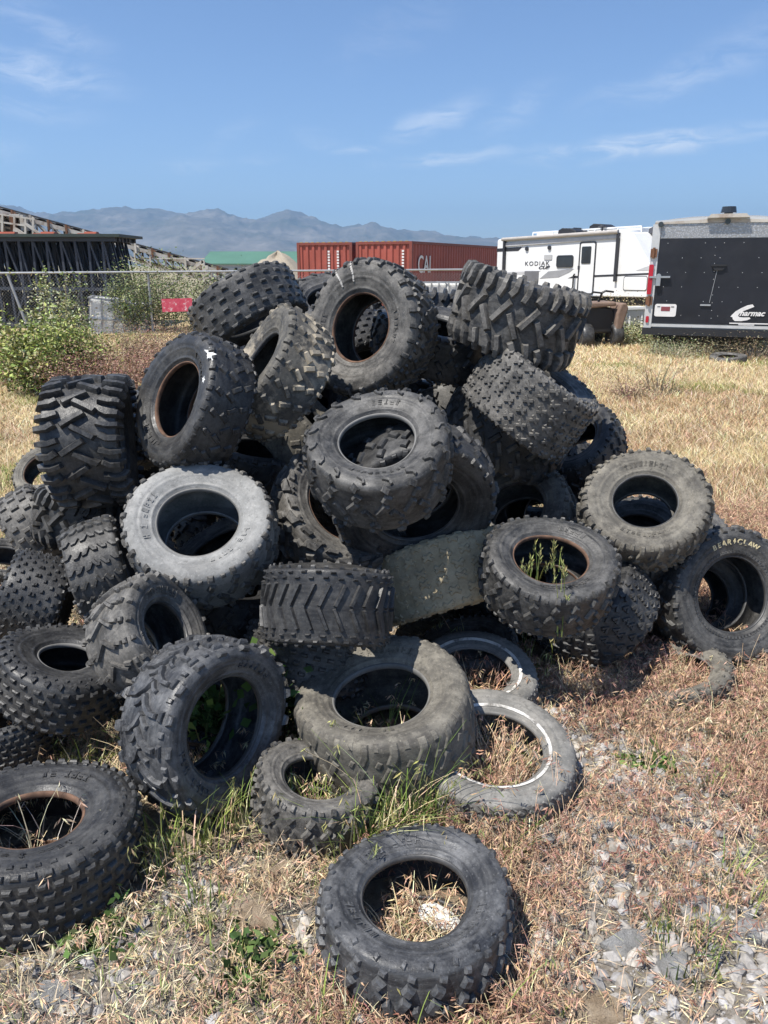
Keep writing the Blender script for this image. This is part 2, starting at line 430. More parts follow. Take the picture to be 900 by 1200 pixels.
# --- upper heap
T('dark tire with rusty bead and two pale scuff marks, highest on the heap', 422,384,3.35, -.95,-.28,.83, 81,.80,.48,'fine','grey','rust', lm='dark')
t_top = TIRES[-1]
T('black round-knobbed tire slanting at the upper left edge of the heap', 290,363,3.65, .42,.9,.22, 69,.80,.50,'knobround','dark', at='mid')
T('rust-beaded tire with a white paint splash, left of the mud-caked tire', 208,468,2.92, -.93,-.32,.50, 83,.80,.53,'lug','black','rust', worn=.75)
t_splash = TIRES[-1]
T('black upright tire with deep angled V lugs, at the upper left', 110,517,3.05, 1,-.06,.20, 76,1.05,.52,'vlug','black', at='mid', sq=1.6, spin=.2)
T('mud-caked tire with oval lugs wedged beside the highest tire', 322,440,3.15, -.72,-.5,.30, 78,.85,.52,'lug','mud', at='mid')
T('pale bleached-grey tire with an open dark hole, on the left face of the heap', 232,611,2.75, -.32,-.95,.82, 91,.82,.52,'lug','pale','grey', lm='grey')
T('black hook-lugged tire with a shiny grey bead at the middle of the heap', 442,516,2.66, -.12,-1,.66, 92,.80,.50,'hook','dark','grey')
T('bluish black tire turned face down directly under the hook-lugged tire', 488,596,2.90, .22,.97,.76, 99,.60,.50,'lug','black','dark')  # shade from the hook-lugged tire above is put into its blacker rubber
T('grey tire with zigzag lugs half hidden under the hook-lugged tire', 404,594,3.10, .62,-.78,.74, 84,.58,.54,'zig','grey','rust')
T('wide tire with deep diagonal lugs lying at the upper right end of the heap', 606,370,3.35, .28,-.96,.07, 78,.98,.52,'vlug','dark', at='mid', sq=1.7, warp=.012, lm='grey')
T('wide tilted tire with rows of cross-shaped tread blocks, under the deep-lugged tire', 622,466,3.35, .56,-.83,.16, 76,.98,.52,'hblock','grey', at='mid', sq=1.4)
T('chunky-lugged tire in shadow below the cross-block tire', 592,505,3.70, .42,-.9,.20, 76,.8,.52,'angled','black', at='mid', lm='dark')
T('dark tire in shade close behind the highest tire', 505,400,3.72, .2,-.95,.3, 72,.7,.52,'lug','black', at='mid')
T('dark tire lying back with a small black hole, behind the right side of the heap', 672,514,3.92, -.45,-.75,.62, 56,.8,.50,'lug','black','dark')
# --- right side
T('weathered grey tire with an open hole leaning on the right end of the heap', 756,587,3.12, .18,-.85,.86, 76,.80,.47,'angled','dusty','dark')
T('tire with cream raised letters on its sidewall at the far right', 858,697,'g', .95,.06,.85, 82,.72,.53,'lug','dark','dark', spin=.1)
t_claw = TIRES[-1]
T('black thin-rust-bead tire with grass in its hole, right of centre', 645,655,2.78, .22,-.97,.66, 81,.80,.52,'lug','dark','rust', lm='dark')
T('tire with chain-pattern tread leaning beneath the thin rust bead tire', 695,716,'g', -.62,-.75,.45, 74,.80,.54,'chain','black', at='mid')
T('brown dusty tire set back in the shade behind the thin rust bead tire', 604,594,3.58, -.35,-.75,.80, 68,.7,.50,'lug','dusty','dark')
T('pale grey tire mostly hidden behind the leaning weathered tire at the right', 815,628,'g', .6,-.6,.35, 52,.8,.52,'angled','grey', at='mid')
# --- middle
T('wide black tire with V-shaped tread bars lying flat in the middle of the heap', 384,707,2.60, .04,-1,.10, 77,1.10,.52,'chevron','black', at='mid', sq=.9)
T('square-knobbed black tire lying flat under the V-bar tire', 359,770,2.86, .18,-.98,.10, 76,.80,.52,'knobwide','dark', at='mid')
T('tan dirt-caked tire with block tread under the face-down tire', 520,672,3.23, -.24,-.97,.04, 92,.85,.52,'hblock','tan', at='mid', sq=.8, worn=.7)
T('black tire sliver with ribbed lugs behind the smaller whitewall tire', 548,768,3.22, -.1,-1,.50, 62,.7,.52,'angled','dark', at='mid')
T('smaller whitewall tire lying behind the big dusty tire', 556,786,'g', .08,-1,.62, 74,.55,.58,'road','ash','grey', band=(.28,.40))
T('large whitewall tire lying in the grass right of the big dusty tire', 578,876,'g', .10,-1,.70, 97,.62,.60,'road','ash','grey', band=(.15,.25), sink=.07)
T('big dusty brown balloon tire tipped forward at the foot of the heap', 447,815,'g', -.20,-.98,.63, 106,.90,.53,'angled','dusty','grey', worn=.4, sink=.02)
T('small dark tire lying under the front edge of the big dusty tire', 372,912,'g', .12,-1,.58, 76,.80,.52,'lug','grey','dark', sink=.03)
T('black tire with curved paddle lugs standing at the front foot of the heap', 264,851,'g', .96,.22,.70, 103,.82,.56,'curved','blue','dark', lm='blue')
t_paddle = TIRES[-1]
T('dark grey tire lying alone on the gravel nearest the camera', 487,1050,'g', .03,-1,.70, 119,.80,.53,'smalllug','blue','dark', sink=.045)
# --- left side
T('knobby black tire with a rust-lined hole lying in the grass at the lower left', 40,960,'g', -.22,-.97,.57, 120,.85,.44,'knob','black','rust', sink=.03)
T('knobby black tire with concentric sidewall rings on the left flank', 78,770,2.63, .10,-1,.50, 80,.80,.38,'knobwide','black','grey')
T('black knobby tire with its tread squashed under the ringed tire at the left', 8,862,'g', -.3,-.9,.35, 66,.8,.5,'knob','black', at='mid')
T('tire with V-bar tread and a dark round hole beside the paddle-lug tire', 195,738,2.50, .80,-.45,.60, 76,.90,.46,'vbar','grey','dark', lm='grey')
T('tire with wavy chevron tread in the middle of the left flank', 120,666,2.90, .93,-.36,.16, 58,1.05,.52,'wavy','dark', at='mid', sq=.6)
T('small-knobbed black tire leaning at the left edge of the photo', 42,706,2.98, .93,.25,.16, 60,1.1,.52,'knobsmall','black', at='mid')
T('narrow grey tire with short bar tread leaning at the far left', 46,622,3.51, .80,-.55,.20, 56,.85,.55,'bars','grey', at='mid')
T('black big-lugged tire lying beneath the upright V-lug tire', 106,606,3.30, .10,-.98,.25, 62,.85,.52,'vlug','black', at='mid', sq=.8, lm='dark')
T('grey tire lying low behind the short-bar tire at the left frame edge', 6,655,'g', .1,-1,.5, 46,.7,.6,'bars','grey','grey')
T('weathered tire leaning on the dry grass behind the left flank', 52,550,'g', -.45,-.85,.62, 40,.75,.62,'lug','dusty','rust')
# --- deep in the heap, seen through gaps
T('dark tire deep in the gap between the white-splashed tire and the bleached tire', 300,545,3.57, .1,-.9,.35, 70,.8,.5,'lug','black', at='mid')
T('brown smooth-worn tire in the deep gap under the mud-caked tire', 352,505,3.57, .6,-.6,.25, 70,.8,.5,'lug','dusty', at='mid', worn=.4)
T('black tire deep below the bleached tire, behind the V-bar tire', 262,705,3.07, .2,-.9,.4, 72,.8,.5,'lug','black', at='mid')
T('grey-lugged tire behind the hole of the face-down tire', 458,560,3.53, -.3,-.85,.5, 62,.8,.5,'angled','grey', at='mid')
T('black tire deep in the shade right of the tan tire', 600,690,3.66, .2,-.9,.4, 72,.8,.5,'angled','black', at='mid')
T('knobbed tire seen through the hole of the bleached tire', 262,655,3.22, -.5,-.7,.35, 66,.8,.5,'knobwide','dark', at='mid')
T('black tire low in the shade under the leaning weathered tire', 735,650,'g', .1,-.9,.4, 60,.8,.5,'lug','black', at='mid')
T('black tire low in the shade behind the bar-tread tires at the left', 170,690,3.42, .1,-.95,.4, 66,.8,.5,'lug','black', at='mid')
# --- elsewhere
T('dusty tire half buried in the brown grass below the cream-lettered tire', 792,800,'g', -.1,-1,.55, 66,.6,.6,'chain','dusty','grey', at='mid', sink=.11, group='old tires lying in the grass')
T('small tire lying flat in front of the black cargo trailer', 853,421,'g', 0,-1,.22, 20,.5,.55,'road','grey','grey', at='mid', group='old tires lying in the grass')
# --- tires standing behind the open holes
def behind(T_, dist, R, label, tread='lug', mat='black', tiltz=.0, dz=0.0):
    n = (T_['n']+Vector((0, 0, tiltz))).normalized(); c = T_['c']-T_['n']*dist+Vector((0, 0, dz))
    make_tire(label, 0, 0, 1, 0, 1, .5, 1, .75, .52, tread, mat, world=(c, n, R))
behind(t_claw, .25, .265, 'black tire leaning directly behind the cream-lettered tire', dz=-.02)
behind(TIRES[14], .25, .24, 'dark tire seen through the hole of the leaning weathered tire', 'angled', 'dark', .4, -.03)
make_tire('small grey tire showing inside the hole of the hook-lugged tire', 0, 0, 1, 0, 1, .5, 1, .85, .40, 'angled', 'grey', world=(Vector((-.019, 2.706, .834)), Vector((-.054, .152, .987)).normalized(), .146))  # added and sized to block sun through this hole onto the tan tire
c_ = P(232, 838, 2.78); make_tire('black tire in the dark behind the paddle-lug tire', 0, 0, 1, 0, 1, .5, 1, .8, .52, 'knob', 'black', world=(c_, Vector((.3, -.2, .9)).normalized(), .22))
# === FILLERS: the inside of the heap, glimpsed as dark shapes through holes and gaps
FILL = [[0.204, 3.901, 0.255, 0.593, -0.15, 0.791, 0.264, 0.897],
 [-1.391, 4.323, 0.182, -0.238, -0.006, 0.971, 0.3, 0.758],
 [0.25, 4.479, 0.245, -0.457, 0.032, 0.889, 0.3, 0.808],
 [-1.45, 4.532, 0.482, -0.326, 0.779, 0.535, 0.262, 0.872],
 [-1.337, 3.95, 0.708, -0.319, 0.294, 0.901, 0.292, 0.771],
 [0.852, 4.101, 0.319, -0.754, -0.444, 0.484, 0.296, 0.826],
 [-0.304, 4.41, 0.172, 0.098, -0.213, 0.972, 0.272, 0.817],
 [1.027, 4.42, 0.486, 0.826, 0.362, 0.432, 0.262, 0.882],
 [-1.009, 3.912, 0.296, -0.08, -0.808, 0.584, 0.287, 0.753],
 [-0.271, 3.638, 0.216, -0.119, 0.301, 0.946, 0.296, 0.858],
 [0.258, 4.572, 0.563, -0.489, -0.515, 0.704, 0.289, 0.762],
 [-0.661, 4.548, 0.27, 0.856, -0.459, 0.237, 0.252, 0.833],
 [0.38, 4.149, 0.838, -0.235, 0.401, 0.885, 0.296, 0.769],
 [-0.786, 3.552, 0.333, 0.839, -0.35, 0.417, 0.273, 0.781],
 [-1.153, 3.519, 0.883, -0.145, -0.052, 0.988, 0.275, 0.888],
 [0.046, 4.565, 0.912, 0.418, 0.038, 0.908, 0.281, 0.892],
 [-0.268, 4.01, 0.427, 0.121, 0.0, 0.993, 0.278, 0.819],
 [-0.927, 4.162, 0.81, 0.442, 0.263, 0.858, 0.286, 0.841],
 [-0.604, 3.986, 0.992, -0.211, -0.54, 0.815, 0.255, 0.809],
 [0.543, 4.336, 1.081, -0.441, -0.045, 0.896, 0.252, 0.789],
 [-0.364, 4.043, 0.789, -0.542, -0.524, 0.657, 0.268, 0.762],
 [-0.579, 4.546, 0.63, 0.243, 0.567, 0.787, 0.253, 0.753],
 [-0.171, 4.148, 1.158, -0.314, 0.506, 0.803, 0.262, 0.775],
 [0.225, 3.954, 0.561, -0.041, -0.072, 0.997, 0.26, 0.765],
 [-0.773, 4.419, 0.318, -0.327, 0.541, 0.775, 0.256, 0.761],
 [-0.697, 4.448, 1.015, 0.499, -0.343, 0.796, 0.273, 0.825],
 [0.998, 4.563, 0.183, -0.202, -0.245, 0.948, 0.27, 0.759],
 [-0.282, 4.396, 1.345, 0.036, -0.427, 0.903, 0.273, 0.877],
 [0.719, 4.213, 0.736, -0.741, 0.241, 0.627, 0.285, 0.822],
 [0.264, 4.336, 1.308, 0.113, 0.278, 0.954, 0.277, 0.792]]
PATS = ['lug', 'angled', 'knob', 'hook', 'knobwide', 'vlug']
for k, f in enumerate(FILL):
    make_tire('black tire buried in the dark shaded inside of the heap', 0, 0, 1, 0, 1, .5, 1, f[7], .52, PATS[k % 6], 'black' if k % 3 else 'dark',
              world=(Vector(f[0:3]), Vector(f[3:6]), f[6]), group='tires buried inside the heap')
# --- moulded marks on the sidewalls, lettering, paint
def on_sidewall(T_, ang, q, sink=.0015):
    """frame on the +axis sidewall: x along the arc (clockwise as read), y outwards, z out of the rubber"""
    r = T_['rb']+q*T_['h']; pr = T_['prof']; x = float(np.interp(r, pr[:, 1][:], pr[:, 0][:]))
    x2 = float(np.interp(r+.01, pr[:, 1], pr[:, 0])); sl = math.atan2(x2-x, .01)
    p = T_['place'](np.array([x]), np.array([ang]), np.array([r]))[0]
    er = Vector((math.cos(ang), math.sin(ang), 0)); et = Vector((math.sin(ang), -math.cos(ang), 0)); ez = Vector((0, 0, 1))
    y_ = (er*math.cos(sl)+ez*math.sin(sl)).normalized(); z_ = et.cross(y_)
    M = Matrix((et, y_, z_)).transposed().to_4x4(); M.translation = Vector(p)-z_*sink; return M
def moulded(T_, q, a0, a1, n, hgt, seed):
    rr = random.Random(seed); mb = MB()
    for k in range(n):
        if rr.random() < .15: continue
        a = a0+(a1-a0)*k/n; M = on_sidewall(T_, a, q); w_ = hgt*.55
        for e in range(rr.randint(2, 3)):
            if rr.random() < .5: mb.box((0,0,0), (1,1,1)) if False else mb.prism([(-w_/2+e*w_*.4, -hgt/2), (-w_/2+e*w_*.4+hgt*.16, -hgt/2), (-w_/2+e*w_*.4+hgt*.16, hgt/2), (-w_/2+e*w_*.4, hgt/2)], .0048, M)
            else: mb.prism([(-w_/2, -hgt/2+e*hgt*.36), (w_/2, -hgt/2+e*hgt*.36), (w_/2, -hgt/2+e*hgt*.36+hgt*.16), (-w_/2, -hgt/2+e*hgt*.36+hgt*.16)], .0045, M)
    if mb.v:
        o = mb.build('moulded_marks', [c_ for c_ in bpy.data.objects if c_.parent == T_['root'] and c_.name.startswith('casing')][0].data.materials[0], T_['root']); o['kind'] = 'stuff'
for idx, q, spans in ((0,.34,((2.6,3.5),(5.6,6.5))), (2,.34,((3.4,4.4),(.2,1.2))), (5,.34,((2.5,3.6),(5.0,6.0))), (6,.36,((1.1,2.2),(4.2,5.3))), (14,.36,((.9,2.0),(4.0,5.1))), (29,.36,((4.9,6.0),(1.4,2.5),(3.2,4.1))), (26,.36,((1.2,2.2),(4.3,5.2))), (33,.36,((.7,1.9),(3,4))), (30,.40,((4.4,5.4),(.6,1.6))), (28,.4,((.5,1.5),(3.2,4.2))), (16,.36,((4.2,5.4),(.5,1.4))), (7,.4,((4,5),))):
    for a0, a1 in spans: moulded(TIRES[idx], q, a1, a0, int((a1-a0)*8.5), .023, idx*7+a0)
def letters(T_, txt, q, amid, size, step, mat, name, dia=True):
    n = len(txt)
    mes = []; V = []; Fl = []
    for k, ch in enumerate(txt):
        if ch == ' ':
            continue
        M = on_sidewall(T_, amid-(k-(n-1)/2)*step, q, -.0005)
        if ch == '*':
            me = None; verts = [M @ Vector(v) for v in ((0,-.45*size,0), (.22*size,0,0), (0,.55*size,0), (-.22*size,0,0), (0,-.45*size,.003), (.22*size,0,.003), (0,.55*size,.003), (-.22*size,0,.003))]
            faces = [(4,5,6,7), (0,1,5,4), (1,2,6,5), (2,3,7,6), (3,0,4,7)]
        else:
            cu = bpy.data.curves.new('text', 'FONT'); cu.body = ch; cu.size = size*1.35; cu.extrude = .0015; cu.align_x = 'CENTER'; cu.offset = .0006
            ob = bpy.data.objects.new('text', cu); COL.objects.link(ob); dg = bpy.context.evaluated_depsgraph_get()
            me = bpy.data.meshes.new_from_object(ob.evaluated_get(dg)); bpy.data.objects.remove(ob); bpy.data.curves.remove(cu)
            verts = [M @ (v.co+Vector((0, -size*.48, .001))) for v in me.vertices]; faces = [tuple(p.vertices) for p in me.polygons]
        b = len(V); V += [tuple(v) for v in verts]; Fl += [tuple(i+b for i in f) for f in faces]
    me = bpy.data.meshes.new(name); me.from_pydata(V, [], Fl); link(name, me, mat, T_['root'])
letters(t_claw, 'BEAR*CLAW', .50, 1.55, .023, .112, CREAM, 'lettering')
for k in range(70):
    pass
mb = MB()
for k in range(76):
    M = on_sidewall(t_claw, 2*math.pi*k/76, .17); mb.prism([(-.004,-.006), (.004,-.006), (.004,.006), (-.004,.006)], .004, M)
o = mb.build('moulded_dots', RB['dark'], t_claw['root']); o['kind'] = 'stuff'
PAINT = painted('white_paint_mark', (.75,.75,.73,1), .6, .05)
mb = MB()                                                       # two pale scuff lines across the highest sidewall
for a_ in (1.62, 1.94):
    for q_ in np.linspace(.40, .92, 9): mb.prism([(-.0035,-.010), (.0035,-.010), (.003,.010), (-.003,.010)], .0034, on_sidewall(t_top, a_+.02*math.sin(q_*9), q_))
mb.build('scuff_marks', painted('scuff', (.42,.40,.37,1), .8), t_top['root'])['kind'] = 'stuff'
mb = MB()
for a_, q_, s_ in ((.62,.86,.022), (.66,.84,.016), (.58,.88,.015), (.20,.62,.009)):
    pl = [(s_*rr_*math.cos(t_), s_*.6*rr_*math.sin(t_)) for t_, rr_ in [(2*math.pi*k/14, (1.7 if k % 3 == 0 else .75)) for k in range(14)]]
    mb.prism(pl, .004, on_sidewall(t_splash, a_, q_))
mb.build('paint_splash', PAINT, t_splash['root'])['kind'] = 'stuff'
for t in TIRES:
    print('TIRE %-60s d=%.2f R=%.3f (%.0fin) rb=%.1fin W=%.2f low=%.2f top=%.2f' % (t['label'][:60], t['depth'], t['R'], t['R']*2/.0254, t['rb']*2/.0254, t['W'], t['low'], t['c'].z+t['R']*math.sqrt(1-t['n'].z**2)))
# ------------------------------------------------------------------ ground
SPOTS = [(G(a, b), r, w) for a, b, r, w in ((720,880,.45,1), (700,970,.30,1.1), (760,1000,.35,1), (770,1110,.35,1.1), (690,1150,.30,1), (860,1130,.3,1), (640,1080,.2,.5), (320,1090,.22,1), (200,1030,.28,.9), (90,1160,.25,1), (250,1170,.25,.8), (330,1010,.15,.7), (800,910,.35,.6), (420,1180,.2,.7), (860,960,.3,.6), (560,1190,.2,.6))]
def gz(x, y):
    x = np.asarray(x, float); y = np.asarray(y, float)
    h = .016*np.sin(2.1*x+1.3)*np.cos(1.7*y+.4) + .010*np.sin(5.3*x+2.1*y) + .008*np.cos(7.7*y-3.1*x) + .004*np.sin(17*x+3)*np.sin(15*y)
    far = .10*np.sin(.31*x+.5)*np.sin(.23*y-1)
    k = np.clip((y-5)/6, 0, 1)
    return h*(1-.3*k) + far*k*np.clip((60-y)/30, 0, 1) - .01
def axis_pts(a, n, near, far):
    t = np.linspace(-1, 1, n); return np.sign(t)*(near*np.abs(t)*a + (far-near*a)*np.abs(t)**7)
gx = axis_pts(1, 261, 7.0, 5000.0)
ty = np.linspace(0, 1, 321); gy = -3 + 12.0*ty + 5400*ty**9
XX, YY = np.meshgrid(gx, gy, indexing='ij')
V = np.stack([XX, YY, gz(XX, YY)], -1).reshape(-1, 3)
nx_, ny_ = XX.shape
i, j = np.meshgrid(np.arange(nx_-1), np.arange(ny_-1), indexing='ij')
F = np.stack([i*ny_+j, (i+1)*ny_+j, (i+1)*ny_+j+1, i*ny_+j+1], -1).reshape(-1, 4)
t = NT('dry_ground')
geo = t.n('ShaderNodeNewGeometry'); sep = t.n('ShaderNodeSeparateXYZ'); t.l(geo.outputs['Position'], sep.inputs[0])
pos = geo.outputs['Position']
soil = t.ramp(t.noise(22, 12, .78, vec=pos), [(.30, (.15,.115,.08,1)), (.45, (.34,.27,.19,1)), (.58, (.48,.41,.31,1)), (.75, (.58,.53,.45,1))])
lit = t.ramp(t.noise(90, 6, .7, vec=pos), [(.34, (.12,.09,.065,1)), (.5, (.40,.30,.20,1)), (.68, (.58,.47,.32,1))])
soil = t.mix(t.ramp(t.noise(3.2, 6, .6, vec=pos), [(.42, BW(.1)), (.6, BW(.75))]), soil, lit)
field = t.ramp(t.noise(.9, 10, .72, vec=pos), [(.3, (.40,.29,.16,1)), (.48, (.55,.43,.24,1)), (.62, (.64,.53,.32,1)), (.78, (.50,.45,.23,1))])
fine = t.ramp(t.noise(30, 8, .8, vec=pos), [(.3, (.55,.5,.45,1)), (.65, (1.1,1.08,1.0,1))])
field = t.mix(1.0, field, fine, 'MULTIPLY')
gravelc = t.ramp(t.noise(55, 10, .8, vec=pos), [(.32, (.14,.115,.09,1)), (.5, (.38,.335,.28,1)), (.68, (.56,.51,.45,1))])
mp = t.n('ShaderNodeMapRange'); mp.inputs[1].default_value = 4.4; mp.inputs[2].default_value = 6.2
ns = t.noise(.8, 5, .6, vec=pos); ad = t.n('ShaderNodeMath', operation='MULTIPLY_ADD'); t.l(ns, ad.inputs[0]); ad.inputs[1].default_value = 2.5; t.l(sep.outputs[1], ad.inputs[2])
sb = t.n('ShaderNodeMath', operation='SUBTRACT', i_1=1.25); t.l(ad.outputs[0], sb.inputs[0]); t.l(sb.outputs[0], mp.inputs[0])
col = t.mix(mp.outputs[0], soil, field)
mp2 = t.n('ShaderNodeMapRange'); mp2.inputs[1].default_value = 19; mp2.inputs[2].default_value = 40; t.l(sep.outputs[1], mp2.inputs[0])
yard = t.ramp(t.noise(.12, 8, .7, vec=pos), [(.35, (.20,.19,.10,1)), (.6, (.34,.29,.20,1))])
col = t.mix(mp2.outputs[0], col, yard)
for c_, r_, w_ in SPOTS:
    vd = t.n('ShaderNodeVectorMath', operation='DISTANCE'); t.l(pos, vd.inputs[0]); vd.inputs[1].default_value = c_[:]
    mr = t.n('ShaderNodeMapRange', interpolation_type='SMOOTHSTEP'); t.l(vd.outputs['Value'], mr.inputs[0]); mr.inputs[1].default_value = r_*.5; mr.inputs[2].default_value = r_*1.35; mr.inputs[3].default_value = .75*min(1, w_); mr.inputs[4].default_value = 0
    col = t.mix(mr.outputs[0], col, gravelc)
t.set(col, .92, 0, .2)
t.bump(t.noise(60, 10, .8, vec=pos), 1.0, .02)
ground = link('ground', np_mesh('ground', V, F, t.m, True)); tag(ground, kind='structure')

# ------------------------------------------------------------------ grass builders (vectorised)
def attr_mat(name, rough=.75, spec=.25, trans=.0):
    t = NT(name); a = t.n('ShaderNodeAttribute', attribute_name='col')
    t.set(a.outputs['Color'], rough, 0, spec)
    return t.m
GRASS_M = attr_mat('grass_blades')
class Blades:
    def __init__(s): s.V = []; s.C = []; s.F = []; s.n = 0
    def strips(s, root, az, hgt, bend, wid, col, K=4, twist=None, tipw=.15):
        """root (N,3); az lean azimuth; bend horizontal reach of the tip; K cross sections"""
        N = len(root); tt = np.linspace(0, 1, K)
        reach = (bend[:, None]*tt**2.0); up = hgt[:, None]*(tt - .18*np.clip(bend/np.maximum(hgt, .01), 0, 2)[:, None]*tt**3)
        cx = root[:, 0:1]+np.cos(az)[:, None]*reach; cy = root[:, 1:2]+np.sin(az)[:, None]*reach; cz = root[:, 2:3]+up
        wa = (az + math.pi/2 if twist is None else twist)
        w = wid[:, None]*(1-(1-tipw)*tt**1.5)/2
        dx = np.cos(wa)[:, None]*w; dy = np.sin(wa)[:, None]*w
        V = np.stack([np.stack([cx-dx, cy-dy, cz], -1), np.stack([cx+dx, cy+dy, cz], -1)], 2)   # N,K,2,3
        s.V.append(V.reshape(-1, 3)); s.C.append(np.repeat(col, K*2, 0))
        base = (np.arange(N)*K*2)[:, None] + (np.arange(K-1)*2)[None, :] + s.n
        s.F.append(np.stack([base, base+1, base+3, base+2], -1).reshape(-1, 4)); s.n += N*K*2
        return np.stack([cx[:, -1], cy[:, -1], cz[:, -1]], -1)
    def leafs(s, p, d, ln, wd, col, nrm=None):
        """small diamonds at p along d"""
        N = len(p); d = d/np.linalg.norm(d, axis=1, keepdims=True)
        a = rng.normal(size=(N, 3)) if nrm is None else nrm
        q = np.cross(d, a); q /= np.linalg.norm(q, axis=1, keepdims=True)+1e-9
        V = np.stack([p, p+d*ln[:, None]*.45+q*wd[:, None]/2, p+d*ln[:, None], p+d*ln[:, None]*.45-q*wd[:, None]/2], 1)
        s.V.append(V.reshape(-1, 3)); s.C.append(np.repeat(col, 4, 0))
        s.F.append((np.arange(N)*4)[:, None]+np.arange(4)[None]+s.n); s.n += N*4
    def build(s, name, mat, kind='stuff', parent=None):
        V = np.concatenate(s.V); F = np.concatenate(s.F); C = np.concatenate(s.C)
        me = np_mesh(name, V, F, mat, False)
        ca = me.color_attributes.new('col', 'FLOAT_COLOR', 'POINT')
        ca.data.foreach_set('color', np.concatenate([C, np.ones((len(C), 1))], 1).astype(np.float32).ravel())
        o = link(name, me, None, parent)
        if kind: o['kind'] = kind
        return o
def cvar(base, N, v=.25):
    b = np.array(base[:3]); return np.clip(b[None]*(1+v*rng.normal(size=(N, 1)))*(1+.08*rng.normal(size=(N, 3))), .008, .9)
def blocked(x, y):
    """is the point inside rubber near the ground?"""
    bad = np.zeros(len(x), bool)
    for T_ in TIRES:
        c = np.array(T_['c']); n = np.array(T_['n'])
        near = np.hypot(x-c[0], y-c[1]) < T_['R']+.05
        if not near.any() or c[2]-T_['R'] > .25: continue
        idx = np.where(near)[0]
        for z in (.02, .07, .13):
            q = np.stack([x[idx], y[idx], np.full(len(idx), z)], 1)-c; a = q@n; r = np.sqrt(np.maximum(0, (q*q).sum(1)-a*a))
            bad[idx] |= (np.abs(a) < T_['W']/2*1.0) & (r > T_['rb']*.97) & (r < T_['R']*1.0)
    return bad
def fbm(x, y, s, seed=0.0, o=4):
    v = 0; a = 1; tot = 0
    for k in range(o):
        ph = seed*7.3+k*3.1
        v = v + a*(np.sin(x*s*1.0+ph+1.7*np.sin(y*s*.8+ph*1.3))*np.sin(y*s*1.1+ph*.7+1.5*np.sin(x*s*.9-ph))); tot += a; a *= .6; s *= 1.9
    return v/tot*.5+.5
STRAW = (.70,.56,.36); TANB = (.64,.47,.30); PURP = (.34,.19,.135); ROSE = (.55,.36,.235); GREEN = (.13,.185,.045); LIME = (.22,.28,.07); PALE = (.70,.61,.44)

def tufts(B, cx, cy, size, nb, ns, kinds, hmul=1.0, wid=.0028):
    """dry bunches: blades plus drooping seed heads. kinds: per-tuft colour pair index"""
    pal = [(STRAW, TANB), (TANB, ROSE), (ROSE, PURP), (STRAW, ROSE), (PALE, STRAW), (GREEN, LIME), (LIME, STRAW), (PURP, PURP)]
    for k in range(len(pal)):
        m = kinds == k
        if not m.any(): continue
        X, Y, S = cx[m], cy[m], size[m]; n = len(X)
        r = np.repeat(np.arange(n), nb); N = len(r)
        ang = rng.random(N)*6.283; rad = .035*S[r]*np.sqrt(rng.random(N))*1.5
        px = X[r]+np.cos(ang)*rad; py = Y[r]+np.sin(ang)*rad
        root = np.stack([px, py, gz(px, py)-.005], 1)
        az = ang+rng.normal(size=N)*.7; h = hmul*S[r]*.085*(.5+rng.random(N)); bd = h*(.3+1.1*rng.random(N))
        B.strips(root, az, h, bd, wid*(.7+.7*rng.random(N)), cvar(pal[k][0], N))
        if ns:
            r = np.repeat(np.arange(n), ns); N = len(r)
            ang = rng.random(N)*6.283; rad = .03*S[r]*np.sqrt(rng.random(N))
            px = X[r]+np.cos(ang)*rad; py = Y[r]+np.sin(ang)*rad
            root = np.stack([px, py, gz(px, py)-.005], 1)
            az = ang+rng.normal(size=N)*.6; h = hmul*S[r]*.13*(.55+.8*rng.random(N)); bd = h*(.3+.7*rng.random(N))
            tip = B.strips(root, az, h, bd, np.full(N, wid*.5), cvar(pal[k][0], N), K=4, tipw=.6)
            q = 7; tp = np.repeat(tip, q, 0); a2 = np.repeat(az, q)+rng.normal(size=N*q)*.9
            back = rng.random(N*q)*.35
            hh = np.repeat(h, q); bb = np.repeat(bd, q)
            tp = tp - np.stack([np.cos(np.repeat(az, q))*bb*back, np.sin(np.repeat(az, q))*bb*back, hh*back*.35], 1)
            d = np.stack([np.cos(a2)*.75, np.sin(a2)*.75, -.2-.9*rng.random(N*q)], 1)
            B.leafs(tp, d, .017+.016*rng.random(N*q), (.0028+.0022*rng.random(N*q))*wid/.0028, cvar(pal[k][1], N*q))

def stony(x, y):
    v = np.zeros_like(x)
    for c, r, w in SPOTS: v = np.maximum(v, w*np.exp(-((x-c.x)**2+(y-c.y)**2)/(r*r)))
    return np.clip(v*(.55+.9*fbm(x, y, 5.0, 3.0)), 0, 1)
HEAP = lambda x, y: ((x+.10)/1.55)**2+((y-3.85)/.95)**2 < 1
# --- foreground bunches
N = 21000
x = rng.uniform(-2.1, 2.9, N); y = .95+3.9*rng.random(N)**.85
vis = np.abs(x) < .62*y+.25
stone = fbm(x, y, 2.6, 2.0)                                   # bare stony patches
purple = fbm(x, y, 1.5, 5.0)+.30*np.clip((x-.2)/1.2, -1, 1)*np.clip((y-1.2)/1.5, 0, 1)
keep = vis & ~blocked(x, y) & ~HEAP(x, y) & (rng.random(N) < np.clip(1.5*(stone-.22)+.16+.5*(y > 2.6)*(x > .7), .28, 1)*(1-.70*stony(x, y)))
x, y, purple = x[keep], y[keep], purple[keep]; n = len(x)
u = rng.random(n); kinds = np.where(purple > .62, np.where(u < .45, 2, np.where(u < .75, 1, np.where(u < .9, 3, 7))), np.where(purple > .42, np.where(u < .35, 1, np.where(u < .7, 3, np.where(u < .9, 0, 6))), np.where(u < .40, 0, np.where(u < .65, 3, np.where(u < .85, 4, 6)))))
